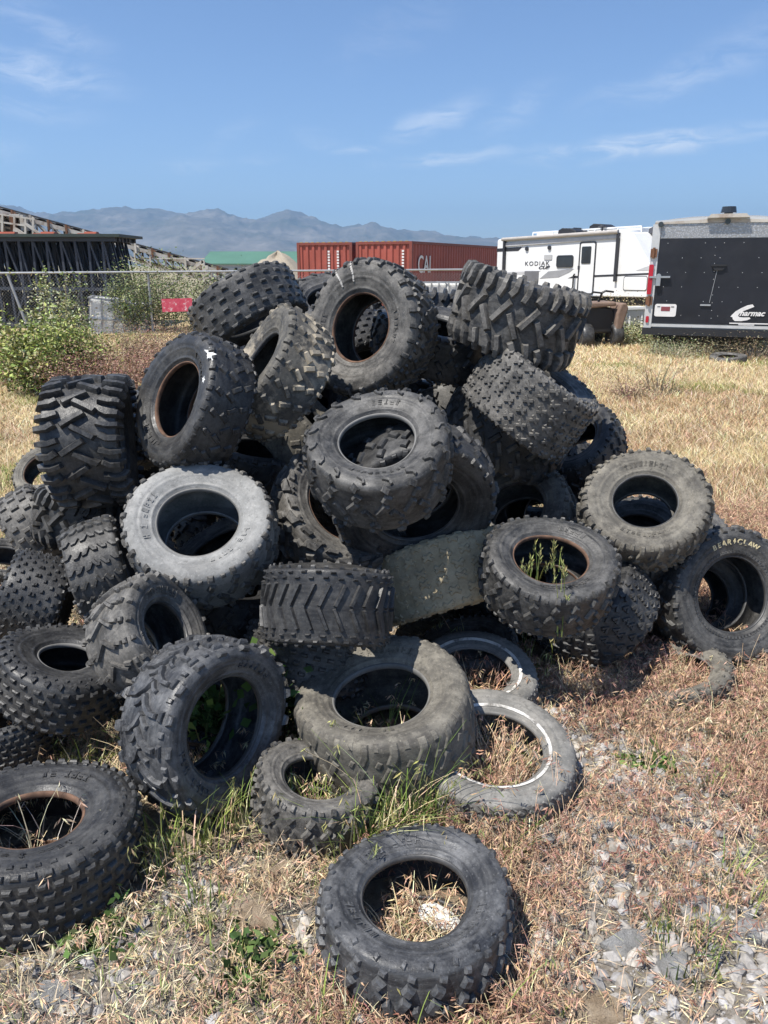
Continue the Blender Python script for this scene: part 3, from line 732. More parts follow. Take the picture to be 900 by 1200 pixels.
size = (.42+.75*rng.random(n)**1.7)*(1+.45*np.clip(purple-.55, 0, 1)*2)*np.clip(.62+.14*(y-.9), .6, 1.1)
B = Blades(); tufts(B, x, y, size, 9, 6, kinds, wid=.0023)
B.build('dry_grass', GRASS_M)
# --- tall purple seed-head bunches against the nearest tire and the right-hand tires
cl_ = [(430,1212),(455,1222),(500,1226),(535,1220),(560,1208),(585,1185),(602,1165),(618,1140),(395,1195),(410,1205),(372,1160),(590,1200),(570,1215),(640,1180),(655,1130),(610,1190),(550,1228),(375,1185)]
cl_ += [(int(660+14*k), int(805+18*math.sin(k*1.7))) for k in range(17)] + [(int(690+13*k), int(835+22*math.sin(k*2.3))) for k in range(17)] + [(740,770),(765,775),(800,768),(830,775),(860,780),(885,775),(560,930),(535,945),(600,965),(640,960),(670,930)]
x = np.array([G(a, b).x for a, b in cl_ for _ in range(4)])+rng.normal(size=len(cl_)*4)*.03; y = np.array([G(a, b).y for a, b in cl_ for _ in range(4)])+rng.normal(size=len(cl_)*4)*.03
ok = ~blocked(x, y); x, y = x[ok], y[ok]
B = Blades(); tufts(B, x, y, (.55+.55*rng.random(len(x)))*np.where(y < 1.6, .72, 1.15), 9, 9, rng.choice([1, 2, 2, 3, 7], len(x)), wid=.0024); B.build('purple_grass', GRASS_M)
# --- litter of flattened straw
N = 110000
x = rng.uniform(-2.1, 2.6, N); y = .95+3.9*rng.random(N)**.9
k = (np.abs(x) < .62*y+.2) & ~blocked(x, y) & (rng.random(N) > .4*stony(x, y)); x, y = x[k], y[k]; n = len(x)
B = Blades(); a = rng.random(n)*6.283
B.leafs(np.stack([x, y, gz(x, y)+.004+.012*rng.random(n)], 1), np.stack([np.cos(a), np.sin(a), .25*rng.normal(size=n)], 1), .02+.05*rng.random(n)**2, .0016+.002*rng.random(n),
        np.where(rng.random((n, 1)) < .55, cvar(STRAW, n, .3), np.where(rng.random((n, 1)) < .5, cvar(TANB, n, .3), cvar(PALE, n, .3))))
B.build('straw_litter', GRASS_M)
# --- green grass in clumps between the tires (photo positions)
B = Blades()
for (px, py, rad, cnt, hh, kk) in ((445,982,.10,110,.30,5), (475,965,.08,70,.30,5), (400,1000,.07,50,.22,6), (425,990,.08,60,.26,6), (510,955,.08,60,.24,6), (222,985,.13,130,.22,6), (190,1010,.10,80,.18,6), (250,975,.1,70,.18,6), (305,950,.09,80,.20,6), (285,965,.08,60,.18,5), (395,1195,.05,14,.14,6), (470,1215,.05,14,.15,6), (560,1195,.06,22,.2,6), (165,890,.10,60,.19,5),
                             (100,895,.08,40,.14,6), (640,930,.10,50,.14,6), (600,985,.09,50,.17,5), (345,870,.08,50,.18,6), (560,770,.12,60,.16,6), (650,775,.20,120,.20,6), (600,790,.15,70,.16,6), (520,940,.08,40,.2,6),
                             (60,1100,.10,40,.12,6), (240,1075,.08,50,.10,5), (260,1140,.07,40,.08,5), (800,1120,.09,70,.10,5), (855,1045,.1,40,.10,6), (770,900,.07,30,.08,5), (780,740,.12,60,.2,6), (850,655,.3,120,.14,6), (870,630,.35,140,.12,5), (830,930,.08,30,.1,6), (35,570,.3,130,.12,5), (10,560,.3,130,.12,6), (80,470,.5,120,.10,5), (20,470,.6,160,.10,6)):
    c = G(px, py); n = cnt; a = rng.random(n)*6.283; r = rad*np.sqrt(rng.random(n))
    px_ = c.x+np.cos(a)*r; py_ = c.y+np.sin(a)*r; ok = ~blocked(px_, py_); px_, py_, a = px_[ok], py_[ok], a[ok]; n = len(px_)
    h = hh*(.45+.75*rng.random(n)); base = GREEN if kk == 5 else LIME
    tip = B.strips(np.stack([px_, py_, gz(px_, py_)-.005], 1), a+rng.normal(size=n)*.8, h, h*(.15+.75*rng.random(n)**1.5), .0030+.0026*rng.random(n), np.where(rng.random((n, 1)) < .75, cvar(base, n), cvar(STRAW, n)), K=6)
    m = rng.random(n) < .25; tp = np.repeat(tip[m], 8, 0); q = len(tp)
    if q: B.leafs(tp+rng.normal(size=(q, 3))*.007, np.stack([rng.normal(size=q)*.5, rng.normal(size=q)*.5, -.6-rng.random(q)*.6], 1), .018+.014*rng.random(q), .003+.002*rng.random(q), cvar((.34,.33,.13), q))
B.build('green_grass', GRASS_M)
# --- grass growing inside the holes of lying tires
B = Blades()
for T_, cnt, hh, kk in ((TIRES[29], 46, .09, 3), (TIRES[26], 60, .22, 6), (TIRES[25], 260, .15, 1), (TIRES[24], 120, .13, 2), (TIRES[27], 70, .15, 6), (TIRES[30], 30, .2, 4), (t_claw, 140, .13, 2), (TIRES[48], 120, .11, 2), (TIRES[39], 60, .16, 5)):
    c = T_['c']; n = cnt; a = rng.random(n)*6.283; r = T_['rb']*.8*np.sqrt(rng.random(n))
    px_ = c.x+np.cos(a)*r; py_ = c.y+np.sin(a)*r; h = hh*(.5+.8*rng.random(n))
    cols = {3: (STRAW, ROSE), 6: (LIME, STRAW), 1: (TANB, ROSE), 2: (ROSE, PURP), 4: (PALE, STRAW), 5: (GREEN, LIME)}[kk]
    tip = B.strips(np.stack([px_, py_, gz(px_, py_)-.005], 1), a+rng.normal(size=n), h, h*(.2+.7*rng.random(n)), .0026+.002*rng.random(n), cvar(cols[0], n), K=5)
    tp = np.repeat(tip[::2], 7, 0); q = len(tp)
    B.leafs(tp+rng.normal(size=(q, 3))*.006, np.stack([rng.normal(size=q)*.6, rng.normal(size=q)*.6, -.4-rng.random(q)*.7], 1), .018+.014*rng.random(q), .003+.002*rng.random(q), cvar(cols[1], q))
for px, py, dpt, h in ((620,655,2.72,.10), (634,648,2.75,.12), (660,668,2.6,.24), (655,640,2.8,.1)):           # tall stalks through the thin rust bead tire
    c = P(px, py, dpt); n = 5
    rt_ = np.repeat(np.array([[c.x, c.y, c.z-h]]), n, 0)+rng.normal(size=(n, 3))*.008
    tip = B.strips(rt_, rng.random(n)*6.28, h*(.7+.6*rng.random(n)), h*.3*rng.random(n), np.full(n, .004), cvar(LIME, n), K=6)
    tp = np.repeat(tip, 14, 0); q = len(tp)
    B.leafs(tp-np.array([0, 0, 1])*rng.random((q, 1))*.045, np.stack([rng.normal(size=q)*.25, rng.normal(size=q)*.25, .5+rng.random(q)*.5], 1), .016+.01*rng.random(q), np.full(q, .0035), cvar((.36,.36,.14), q))
B.build('tall_grass', GRASS_M)
# --- the golden field behind
def field_blades(B, N, y0, y1, wid, hgt, xr=.62):
    y = y0+(y1-y0)*rng.random(N)**1.0; x = rng.uniform(-1, 1, N)*(xr*y+.6)
    hid = (np.abs(x+.05*y) < .20*y) & (y > 4.6) & (y < 11)                      # behind the heap
    k = ~hid & ~HEAP(x, y) & ~blocked(x, y); x, y = x[k], y[k]; n = len(x)
    c = fbm(x, y, .55, 1.0); gr = fbm(x, y, .8, 9.0)+.10*(x < -1.5)+.16*(y > 11.8)
    u = rng.random((n, 1))
    col = np.where(u < .55, cvar((.70,.56,.32), n, .18), np.where(u < .85, cvar((.60,.44,.25), n, .2), cvar((.76,.66,.44), n, .12)))
    br = c[:, None] > .56; col = np.where(br & (u < .6), cvar((.50,.34,.21), n, .2), col)
    col = np.where((gr[:, None] > .76) & (rng.random((n, 1)) < .6), cvar((.26,.27,.09), n, .2), col)
    h = hgt*(.4+.9*rng.random(n))*(.7+.6*c)
    B.strips(np.stack([x, y, gz(x, y)-.01], 1), rng.random(n)*6.283, h, h*(.3+.9*rng.random(n)), wid*(.6+.8*rng.random(n)), col, K=3, twist=rng.normal(size=n)*.5)
B = Blades(); field_blades(B, 95000, 4.2, 7.5, .0048, .080); field_blades(B, 100000, 7.0, 12, .007, .085); field_blades(B, 75000, 11.5, 19, .011, .10)
B.build('golden_grass', GRASS_M)

# ------------------------------------------------------------------ gravel and rocks
def rock_shape(seed, sub=1, flat=.65, ncut=9):
    bm = bmesh.new(); bmesh.ops.create_icosphere(bm, subdivisions=sub, radius=1)
    r = random.Random(seed); cuts = [(Vector((r.gauss(0,1), r.gauss(0,1), r.gauss(0,1))).normalized(), .55+.35*r.random()) for _ in range(ncut)]
    for v in bm.verts:
        for nrm, dd in cuts:
            e = v.co.dot(nrm)-dd
            if e > 0: v.co -= nrm*e
        v.co *= 1+(.10 if sub < 2 else .05)*mnoise.noise(v.co*2.3+Vector((seed, 0, 0)))
        v.co.z *= flat
    bm.verts.ensure_lookup_table(); Vv = np.array([v.co[:] for v in bm.verts]); Ff = np.array([[v.index for v in f.verts] for f in bm.faces]); bm.free()
    return Vv, Ff
ROCKS = [rock_shape(s*3.1, 1, .85) for s in range(10)]
t = NT('gravel_stone'); a = t.n('ShaderNodeAttribute', attribute_name='col')
geo = t.n('ShaderNodeNewGeometry')
cc = t.mix(1.0, a.outputs['Color'], t.ramp(t.noise(60, 6, .7, vec=geo.outputs['Position']), [(.3, BW(.6)), (.7, BW(1.15))]), 'MULTIPLY')
t.set(cc, .88, 0, .25); t.bump(t.noise(140, 5, .7, vec=geo.outputs['Position']), .5, .004)
STONE_M = t.m
def scatter_stones(x, y, s, name):
    n = len(x); vs = []; fs = []; cs = []; base = 0
    for k in range(n):
        v, f = ROCKS[k % 10]; q = Matrix.Rotation(random.random()*6.28, 3, 'Z') @ Matrix.Rotation(random.gauss(0, .6), 3, 'X')
        vv = (v*[1, .6+.4*random.random(), .95]*s[k]) @ np.array(q).T + [x[k], y[k], float(gz(x[k], y[k]))+s[k]*.18]
        vs.append(vv); fs.append(f+base); base += len(v)
        g_ = random.uniform(.22, .52); w_ = random.random(); cs.append(np.repeat([[g_*(1.03+.08*w_), g_*1.0, g_*(.99-.14*w_)]], len(v), 0))
    me = np_mesh(name, np.concatenate(vs), np.concatenate(fs), STONE_M, False)
    ca = me.color_attributes.new('col', 'FLOAT_COLOR', 'POINT'); C = np.concatenate(cs)
    ca.data.foreach_set('color', np.concatenate([C, np.ones((len(C), 1))], 1).astype(np.float32).ravel())
    return link(name, me)
N = 60000
x = rng.uniform(-1.9, 2.4, N); y = .95+2.9*rng.random(N)**.9
st = fbm(x, y, 2.6, 2.0)
k = (np.abs(x) < .62*y+.15) & (rng.random(N) < np.clip(1.4*(.47-st)+.06+.80*stony(x, y), .05, 1)) & ~blocked(x, y); x, y = x[k], y[k]
s = .0045+.024*rng.random(len(x))**4.0*(.5+.7*stony(x, y))
go = scatter_stones(x, y, s, 'gravel'); tag(go, kind='stuff')
def rock_mat(name, a, b, c):
    t = NT(name); n1 = t.noise(14, 9, .72)
    col = t.ramp(n1, [(.3, a), (.55, b), (.75, c)]); t.set(col, .85, 0, .25)
    t.bump(t.noise(30, 10, .8), 1.0, .03); return t.m
R_TAN = rock_mat('tan_rock', (.30,.21,.13,1), (.56,.44,.31,1), (.70,.61,.49,1)); R_GREY = rock_mat('grey_rock', (.24,.235,.225,1), (.50,.49,.47,1), (.68,.67,.65,1))
for px, py, s, m, asp, lab in ((320,1022,.075,R_TAN,1.2,'tan brown rock just right of the small dark front tire'), (297,1078,.082,R_TAN,1.25,'broad tan rock with an orange tint left of the nearest tire'), (258,985,.055,R_TAN,1.5,'reddish flat rock in front of the paddle-lug tire'),
        (62,1168,.055,R_GREY,1.2,'whitish grey rock in the bottom left corner'), (92,1104,.036,R_GREY,.8,'upright grey stone below the rust-lined knobby tire'), (318,1098,.034,R_GREY,1.0,'angular grey stone beside the broad tan rock'),
        (716,968,.050,R_GREY,1.4,'flat light grey stone in the gravel patch at the right'), (735,990,.042,R_GREY,1.3,'pale stone touching the gravel patch below the large whitewall tire'), (812,1062,.050,R_GREY,1.2,'light grey block of stone near the right edge of the gravel'),
        (735,1100,.055,R_GREY,1.4,'large cracked grey stone at the lower right'), (700,1178,.060,R_TAN,1.4,'large cream-tan stone at the bottom right'), (790,1130,.06,R_GREY,1.1,'grey stone at the bottom right beside the green clump'), (880,1090,.05,R_GREY,1.2,'grey stone at the right frame edge'), (745,935,.035,R_GREY,1.0,'small white stone among purple grass'),
        (200,935,.05,R_TAN,1.2,'tan stone tucked beside the rust-lined knobby tire')):
    c = G(px, py); v, f = rock_shape(px*.37, 3, .62, 22)
    o = link('rock', np_mesh('rock', v*[s*asp, s, s*.85], f, m, False)); o.location = (c.x, c.y, float(gz(c.x, c.y))+s*.12); o.rotation_euler = (random.gauss(0,.15), random.gauss(0,.15), random.random()*1.2-.6)
    tag(o, lab, 'rock', 'rocks in the foreground')

c = TIRES[29]['c']; v, f = rock_shape(5.3, 3, .35, 16); o = link('rock', np_mesh('rock', v*[.075, .035, .04], f, painted('pale_shard', (.62,.61,.57,1), .7, .12, 20), False)); o.location = (c.x+.055, c.y+.045, float(gz(c.x, c.y))+.03); o.rotation_euler = (.25, .1, -.4)
tag(o, 'white shard lying inside the nearest tire', 'rock', 'rocks in the foreground')
# ------------------------------------------------------------------ background
WHITE = painted('white_gelcoat', (.78,.78,.77,1), .35, .04, 2, dirt=(.55,.53,.48,1), dirt_amt=.35)
BLACKP = painted('black_paint', (.010,.011,.016,1), .45, .3, 1.5, dirt=(.035,.035,.04,1), dirt_amt=.5)
BLACKM = painted('black_plastic', (.02,.02,.022,1), .5, .2)
ALU = painted('aluminium', (.62,.62,.61,1), .42, .08, 3, metal=.35, dirt=(.36,.34,.31,1), dirt_amt=.5, dscale=2)
GREYP = painted('grey_panel', (.42,.42,.42,1), .5, .06)
CHROME = painted('steel', (.55,.55,.55,1), .3, .1, 4, metal=.8)
REDL = painted('red_lens', (.42,.02,.035,1), .25, .1)
RUSTM = painted('rusty_steel', (.16,.075,.04,1), .85, .4, 8, dirt=(.06,.04,.035,1), dirt_amt=.8, dscale=6)
GLASS = painted('tinted_glass', (.03,.035,.04,1), .08, .2)
GALV = painted('galvanised_steel', (.36,.37,.38,1), .5, .15, 6, metal=.3)
FRAMEB = painted('dark_blue_steel', (.028,.036,.055,1), .55, .25, 2, dirt=(.08,.07,.07,1), dirt_amt=.4)
OLDWHITE = painted('old_white_paint', (.50,.47,.42,1), .7, .15, 2, dirt=(.20,.11,.06,1), dirt_amt=.9, dscale=2.5)
BELT = painted('belt_rubber', (.05,.05,.052,1), .7, .3, 3, dirt=(.22,.18,.14,1), dirt_amt=.7)
CONT_R = painted('container_red', (.34,.080,.056,1), .55, .14, 1.3, dirt=(.22,.06,.04,1), dirt_amt=.7, dscale=1.0)
CONT_D = painted('container_frame', (.20,.05,.035,1), .6, .15, 2)
MARK_W = painted('white_marking', (.72,.70,.68,1), .6, .08, 6)
TEXTB = painted('dark_lettering', (.03,.03,.035,1), .5, .1)

def text_obj(txt, size, M, mat, name, parent, shear=0.0, thick=.004, sx=1.0, align='LEFT', space=1.0, offset=0.0):
    cu = bpy.data.curves.new('text', 'FONT'); cu.body = txt; cu.size = size; cu.extrude = thick; cu.shear = shear; cu.align_x = align; cu.space_character = space; cu.offset = offset
    ob = bpy.data.objects.new('text', cu); COL.objects.link(ob)
    dg = bpy.context.evaluated_depsgraph_get(); me = bpy.data.meshes.new_from_object(ob.evaluated_get(dg))
    bpy.data.objects.remove(ob); bpy.data.curves.remove(cu)
    me.transform(M @ Matrix.Diagonal((sx, 1, 1, 1))); me.materials.clear(); me.materials.append(mat)
    return link(name, me, None, parent)
def face_M(o, right, up):
    """local frame: x along right, y along up, z out of the surface"""
    r = Vector(right).normalized(); u = Vector(up).normalized(); n = r.cross(u)
    M = Matrix((r, u, n)).transposed().to_4x4(); M.translation = Vector(o); return M
def rrect(w, h, r, n=5):
    p = []
    for cx, cy, a0 in ((w/2-r, h/2-r, 0), (-w/2+r, h/2-r, 90), (-w/2+r, -h/2+r, 180), (w/2-r, -h/2+r, 270)):
        for k in range(n+1):
            a = R_(a0+90*k/n); p.append((cx+r*math.cos(a), cy+r*math.sin(a)))
    return p
def wheel_parts(root, c, r, w_, axis=Vector((1, 0, 0)), rim=ALU):
    ax = axis.normalized(); q = ax.to_track_quat('Z', 'Y').to_matrix(); c = Vector(c)
    prof = [(-.5*w_, .62*r), (-.5*w_, .85*r), (-.42*w_, .97*r), (-.2*w_, r), (.2*w_, r), (.42*w_, .97*r), (.5*w_, .85*r), (.5*w_, .62*r)]
    S = 28; mb = MB(); vs = []; fs = []
    for k in range(S):
        a = 2*math.pi*k/S
        for x, rr in prof: vs.append(c+q @ Vector((rr*math.cos(a), rr*math.sin(a), x)))
    m = len(prof)
    for k in range(S):
        for e in range(m): fs.append((k*m+e, ((k+1) % S)*m+e, ((k+1) % S)*m+(e+1) % m, k*m+(e+1) % m))
    mb.add(vs, fs); wo = mb.build('wheel', RB['black'], root, smooth=True)
    mb = MB(); mb.tube(c-ax*w_*.42, c+ax*w_*.42, r*.62, 20); mb.tube(c-ax*w_*.46, c+ax*w_*.46, r*.16, 10); mb.build('rim', rim, wo)

# --- black cargo trailer (rear faces the camera)
TY = 14.2
TYAW = -R_(21)
tr = empty('cargo_trailer', (PY(753, 395, TY).x+1.125*math.cos(TYAW), TY+1.125*math.sin(TYAW), 0), TYAW); tag(tr, 'black enclosed cargo trailer with silver trim seen from its ramp door', 'trailer')
tw, tb, tt = 2.25, .52, 2.30                          # width, bottom, top of the side
mb = MB()
sec = [(-tw/2, tb), (tw/2, tb), (tw/2, tt-.06), (tw/2-.03, tt), (tw/2-.3, tt+.055), (.5, tt+.085), (0, tt+.095), (-.5, tt+.085), (-tw/2+.3, tt+.055), (-tw/2+.03, tt), (-tw/2, tt-.06)]
mb.prism(sec, -5.6, Matrix(((1,0,0,0),(0,0,-1,0),(0,1,0,0),(0,0,0,1)))); body = mb.build('body', GREYP, tr)
mb = MB()                                            # aluminium frame round the ramp door
for sx in (-1, 1): mb.box((sx*(tw/2-.06), -.025, (tb+tt)/2-.02), (.13, .05, tt-tb-.02))
mb.box((0, -.022, tb+.06), (tw-.24, .044, .05)); mb.bar((-tw/2+.03, -.03, tt+.002), (0, -.03, tt+.07), .03, .05); mb.bar((0, -.03, tt+.07), (tw/2-.03, -.03, tt+.002), .03, .05)
mb.build('door_frame', ALU, tr)
t = NT('diamond_plate'); ck = t.n('ShaderNodeTexVoronoi', feature='F1'); ck.inputs['Scale'].default_value = 38; t.l(t.coord(False), ck.inputs['Vector'])
t.set(t.ramp(ck.outputs['Distance'], [(.2, (.52,.52,.52,1)), (.6, (.34,.34,.34,1))]), .38, .5); t.bump(ck.outputs['Distance'], .6, .004)
mb = MB(); mb.box((0, -.016, tt-.14), (tw-.26, .03, .24)); mb.build('header_plate', t.m, tr)
mb = MB(); mb.prism([(-tw/2+.02, tt+.0), (0, tt+.05), (tw/2-.02, tt+.0), (tw/2-.02, tt-.03), (0, tt-.015), (-tw/2+.02, tt-.03)], .05, Matrix(((1,0,0,0),(0,0,-1,0),(0,1,0,0),(0,0,0,1)))); mb.build('roof_cap', OLDWHITE, tr)
mb = MB(); mb.box((0, -.020, (tb+.10+tt-.27)/2), (tw-.27, .036, tt-.27-tb-.10)); door = mb.build('ramp_door', BLACKP, tr)
mb = MB()                                            # rivets in rows
for k in range(7):
    x_ = -.82+k*.30
    for q in range(6):
        if (k*5+q*3) % 4 == 0: continue
        mb.tube((x_+.06*(q % 2)-.02*q, -.034, tb+.24+q*.24), (x_+.06*(q % 2)-.02*q, -.042, tb+.24+q*.24), .0065, 6)
for q in range(10): mb.tube((-.02-.008*q, -.034, tb+.2+q*.13), (-.02-.008*q, -.042, tb+.2+q*.13), .0065, 6)
mb.build('rivets', ALU, door)
mb = MB()                                            # pull handle and strap in the middle
mb.box((0, -.06, 1.60), (.24, .05, .028)); mb.prism([(-.11,0),(.11,0),(.06,-.07),(-.06,-.07)], .03, face_M((0,-.04,1.585),(1,0,0),(0,0,1))); mb.build('grab_handle', BLACKM, door)
mb = MB(); mb.path([(-.02,-.045,1.52), (-.05,-.05,1.25), (-.08,-.05,.98)], .0045, 5); mb.box((-.14,-.05,.94), (.17,.03,.025)); mb.build('pull_cable', GALV, door)
mb = MB(); mb.bar((-tw/2+.02,-.08,1.40), (-tw/2+.36,-.08,1.405), .045, .03); mb.box((-tw/2+.17,-.07,1.34), (.075,.08,.17)); mb.tube((-tw/2+.17,-.1,1.42), (-tw/2+.17,-.03,1.42), .04, 10); mb.build('door_latch', CHROME, door)
for sx in (-1, 1):
    mb = MB(); mb.prism(rrect(.075, .50, .02), .035, face_M((sx*(tw/2-.035), -.052, 1.36), (1,0,0), (0,0,1))); mb.build('tail_light', REDL, tr)
    mb = MB(); mb.prism(rrect(.05, .11, .015), .02, face_M((sx*(tw/2-.05), -.052, .68), (1,0,0), (0,0,1))); mb.build('reflector', REDL, tr)
    for z_ in (1.80, 1.0):
        mb = MB(); mb.box((sx*(tw/2-.05), -.065, z_), (.11, .03, .14)); mb.tube((sx*(tw/2-.05), -.085, z_-.09), (sx*(tw/2-.05), -.085, z_+.09), .022, 8); mb.build('hinge', RUSTM, tr)
for x_ in (-tw/2+.12, 0.05, tw/2-.12):
    mb = MB(); mb.tube((x_, -.045, tt-.035+(.03 if abs(x_) < .5 else -.0)), (x_, -.10, tt-.035+(.03 if abs(x_) < .5 else 0)), .045, 12); mb.build('marker_light', GLASS, tr)
mb = MB(); mb.prism([(-.33,0),(.33,0),(.27,.06),(-.27,.06)], .09, face_M((.05,-.05,tt+.055),(1,0,0),(0,0,1))); mb.build('light_bar', OLDWHITE, tr)
mb = MB(); mb.tube((.05,.15,tt+.09), (.05,.15,tt+.14), .07, 12); mb.tube((.05,.15,tt+.14), (.05,.15,tt+.24), .13, 14, .11); mb.build('roof_vent', GLASS, tr)
mb = MB(); mb.prism(rrect(.36, .215, .035), .006, face_M((-tw/2+.34,-.0395,.84),(1,0,0),(0,0,1))); st = mb.build('sticker', MARK_W, door)
mb = MB(); mb.box((-tw/2+.34,-.047,.865), (.15,.004,.075)); mb.build('sticker_emblem', painted('sticker_red', (.22,.05,.06,1), .6), st)
mb = MB(); 
for k, (a_, b_) in enumerate(((-.14,-.09),(.09,.14))): mb.box((-tw/2+.34+(a_+b_)/2,-.047,.90), (b_-a_,.004,.014))
mb.build('sticker_print', TEXTB, st)
# swoosh C and name in white
sw = [(-.02,.00),(.10,.14),(.30,.27),(.52,.38),(.70,.42),(.78,.33),(.60,.25),(.42,.17),(.26,.06),(.22,-.02),(.28,-.07),(.45,-.08),(.66,-.07),(.70,-.12),(.58,-.18),(.36,-.22),(.12,-.22),(.04,-.15),(.02,-.08),(-.06,-.06)]
LX = .33
mb = MB(); mb.prism([(a_*.42, b_*.44) for a_, b_ in sw], .006, face_M((LX-.02,-.0395,.78),(1,0,0),(0,0,1))); lg = mb.build('logo', MARK_W, door)
text_obj('harmac', .13, face_M((LX+.09,-.048,.775),(1,0,0),(0,0,1)), MARK_W, 'logo_lettering', lg, shear=.35, offset=.004)
mb = MB(); mb.box((LX+.26,-.0425,.645), (.62,.006,.018)); mb.box((LX+.22,-.0425,.622), (.25,.006,.017)); mb.build('logo_print', MARK_W, door)
mb = MB(); mb.box((0, .0, tb-.045), (tw+.04, .14, .12)); mb.box((0,.3,tb-.12), (tw-.5,.1,.1)); mb.box((-.9,2.6,tb-.1),(.1,5.2,.12)); mb.box((.9,2.6,tb-.1),(.1,5.2,.12)); mb.build('rear_bumper', BLACKM, tr)
for sx in (-1, 1):
    wheel_parts(tr, (sx*(tw/2-.32), 2.4, .34), .35, .22); wheel_parts(tr, (sx*(tw/2-.32), 3.2, .34), .35, .22)

# --- white travel trailer behind
A = Vector((PY(582, 320, 31.5).x, 31.5, 0)); Bp = Vector((PY(768, 320, 26.2).x, 26.2, 0))
dv = (Bp-A); L = dv.length; ux = dv.normalized(); ang = math.atan2(ux.y, ux.x)
rv = empty('travel_trailer', A, ang); rv.rotation_euler = (0, -.012, ang); tag(rv, 'white travel trailer camper with grey roof units and a black-edged door', 'camper')
b0, t0 = .50, 2.55
# x along the side, y into the body, z up ; side visible at y=0
mb = MB(); side = [(0, b0), (.0, t0-.05), (.06, t0), (L-1.25, t0+.06), (L-.95, t0-.0), (L-.25, t0-.95), (L, b0+.75), (L, b0+.1), (L-.1, b0)]
mb.prism(side, 2.3, Matrix(((1,0,0,0),(0,0,1,0),(0,1,0,0),(0,0,0,1)))); mb.build('body', WHITE, rv, bevel=.03)
FY = lambda x, z, o=.0: face_M((x, -o-.004, z), (1,0,0), (0,0,1))
def rvx(px): return max(0, min(L, ((PY(px, 320, 1).x/1.0)*1))) 
def onrv(px, py):                                    # pixel -> local x, z on the camper's side plane
    r = ray(px, py); n = Vector((ux.y, -ux.x, 0)); k = (A-CAM).dot(n)/r.dot(n); p = CAM+r*k
    return (p-A).dot(ux), p.z+.012*(p-A).dot(ux)*-1
def rvrect(x0, y0, x1, y1): 
    a_ = onrv(x0, y1); b_ = onrv(x1, y0); return (a_[0]+b_[0])/2, (a_[1]+b_[1])/2, abs(b_[0]-a_[0]), abs(b_[1]-a_[1])
def rvpanel(name, px, mat, r=.02, th=.012, o=.0, par=None):
    x, z, w_, h_ = rvrect(*px); mb = MB(); mb.prism(rrect(w_, h_, min(r, w_*.45, h_*.45)), th, FY(x, z, o)); return mb.build(name, mat, par or rv)
def ring(name, px, mat, wd=.045, r=.08, par=None, th=.02):
    x, z, w_, h_ = rvrect(*px); a_ = rrect(w_, h_, r); b_ = rrect(w_-2*wd, h_-2*wd, max(.01, r-wd*.6)); M_ = FY(x, z); n = len(a_); mb = MB()
    vs = [M_ @ Vector((p[0], p[1], zz)) for zz in (0, th) for q in (a_, b_) for p in q]
    fs = []
    for k in range(n):
        j = (k+1) % n
        fs += [(2*n+k, 2*n+j, 3*n+j, 3*n+k), (k, j, 2*n+j, 2*n+k), (n+k, 3*n+k, 3*n+j, n+j)]
    mb.add(vs, fs); return mb.build(name, mat, par or rv)
dr = rvpanel('door', (676.5, 283, 700, 344), WHITE, .06, .012)
ring('door_frame', (676.2, 282.5, 700.5, 345), TEXTB, .05, .09, dr, .02)
rvpanel('window', (682, 288.5, 694.5, 309), GLASS, .04, .02, .012, dr); rvpanel('handle', (678.5, 311.5, 680.5, 316), TEXTB, .01, .05, .012, dr)
wd = rvpanel('window', (653, 299, 673, 313.5), GLASS, .08, .022); ring('window_frame', (652.6, 298.8, 673.2, 313.7), TEXTB, .03, .09, wd, .03)
rvpanel('vent', (638.5, 298.5, 648, 304.5), GREYP, .02, .02); rvpanel('fridge_vent', (615, 317.5, 632, 329), painted('vent_grey', (.16,.16,.17,1), .5), .02, .02)
rvpanel('storage_hatch', (730.6, 323.8, 760, 340), WHITE, .06, .012); ring('hatch_trim', (730.4, 323.6, 760, 340.2), TEXTB, .018, .07, None, .014)
for cx_, cy_ in ((618.5, 291.5), (645, 290.2)):
    mb = MB(); x, z = onrv(cx_, cy_); mb.tube((x, -.0, z), (x, -.05, z), .075, 14); mb.build('speaker', TEXTB, rv)
# black stripes and grey graphics
def rvpoly(name, pts, mat, th=.008, o=0.0):
    mb = MB(); mb.prism([onrv(*p) for p in pts][::-1], th, face_M((0, -o, 0), (1,0,0), (0,0,1))); return mb.build(name, mat, rv)
GRA = painted('grey_graphic', (.30,.30,.31,1), .5)
LGRA = painted('light_grey_graphic', (.48,.48,.49,1), .5)
rvpoly('upper_stripe', [(583,291.3),(613,289.3),(608,294),(583,295)], TEXTB)
rvpoly('awning_band', [(592,285),(728,275.5),(728,279),(592,289)], LGRA, .05)
rvpoly('lower_stripe', [(666,326),(672,323.4),(768,319.5),(768,321.5),(672,325.8)], TEXTB, .009)
rvpoly('grey_graphic', [(633,326.5),(643,318),(673,315),(668,319),(655,325)], GRA); rvpoly('grey_graphic', [(592,319),(634,317.3),(628,320.5),(592,322)], LGRA)
rvpoly('grey_graphic', [(746,317),(768,309),(768,316.5)], LGRA)
for px_ in (591.2, 722):
    x, z0 = onrv(px_, 330); mb = MB(); mb.box((x, -.06, (t0+.02+ (1.0 if px_ > 700 else .9))/2), (.085, .1, t0+.02-(1.0 if px_ > 700 else .9))); mb.build('awning_arm', TEXTB, rv)
mb = MB(); x0_ = onrv(591, 284)[0]; x1_ = onrv(727, 275)[0]; mb.tube((x0_, -.09, t0-.02), (x1_, -.09, t0+.05), .065, 10); mb.build('awning_roll', painted('awning_grey', (.40,.37,.34,1), .7), rv)
x, z = onrv(615.5, 311.3); text_obj('KODIAK', .21, FY(x, z, .004), TEXTB, 'name_lettering', rv, sx=1.25, space=1.25)
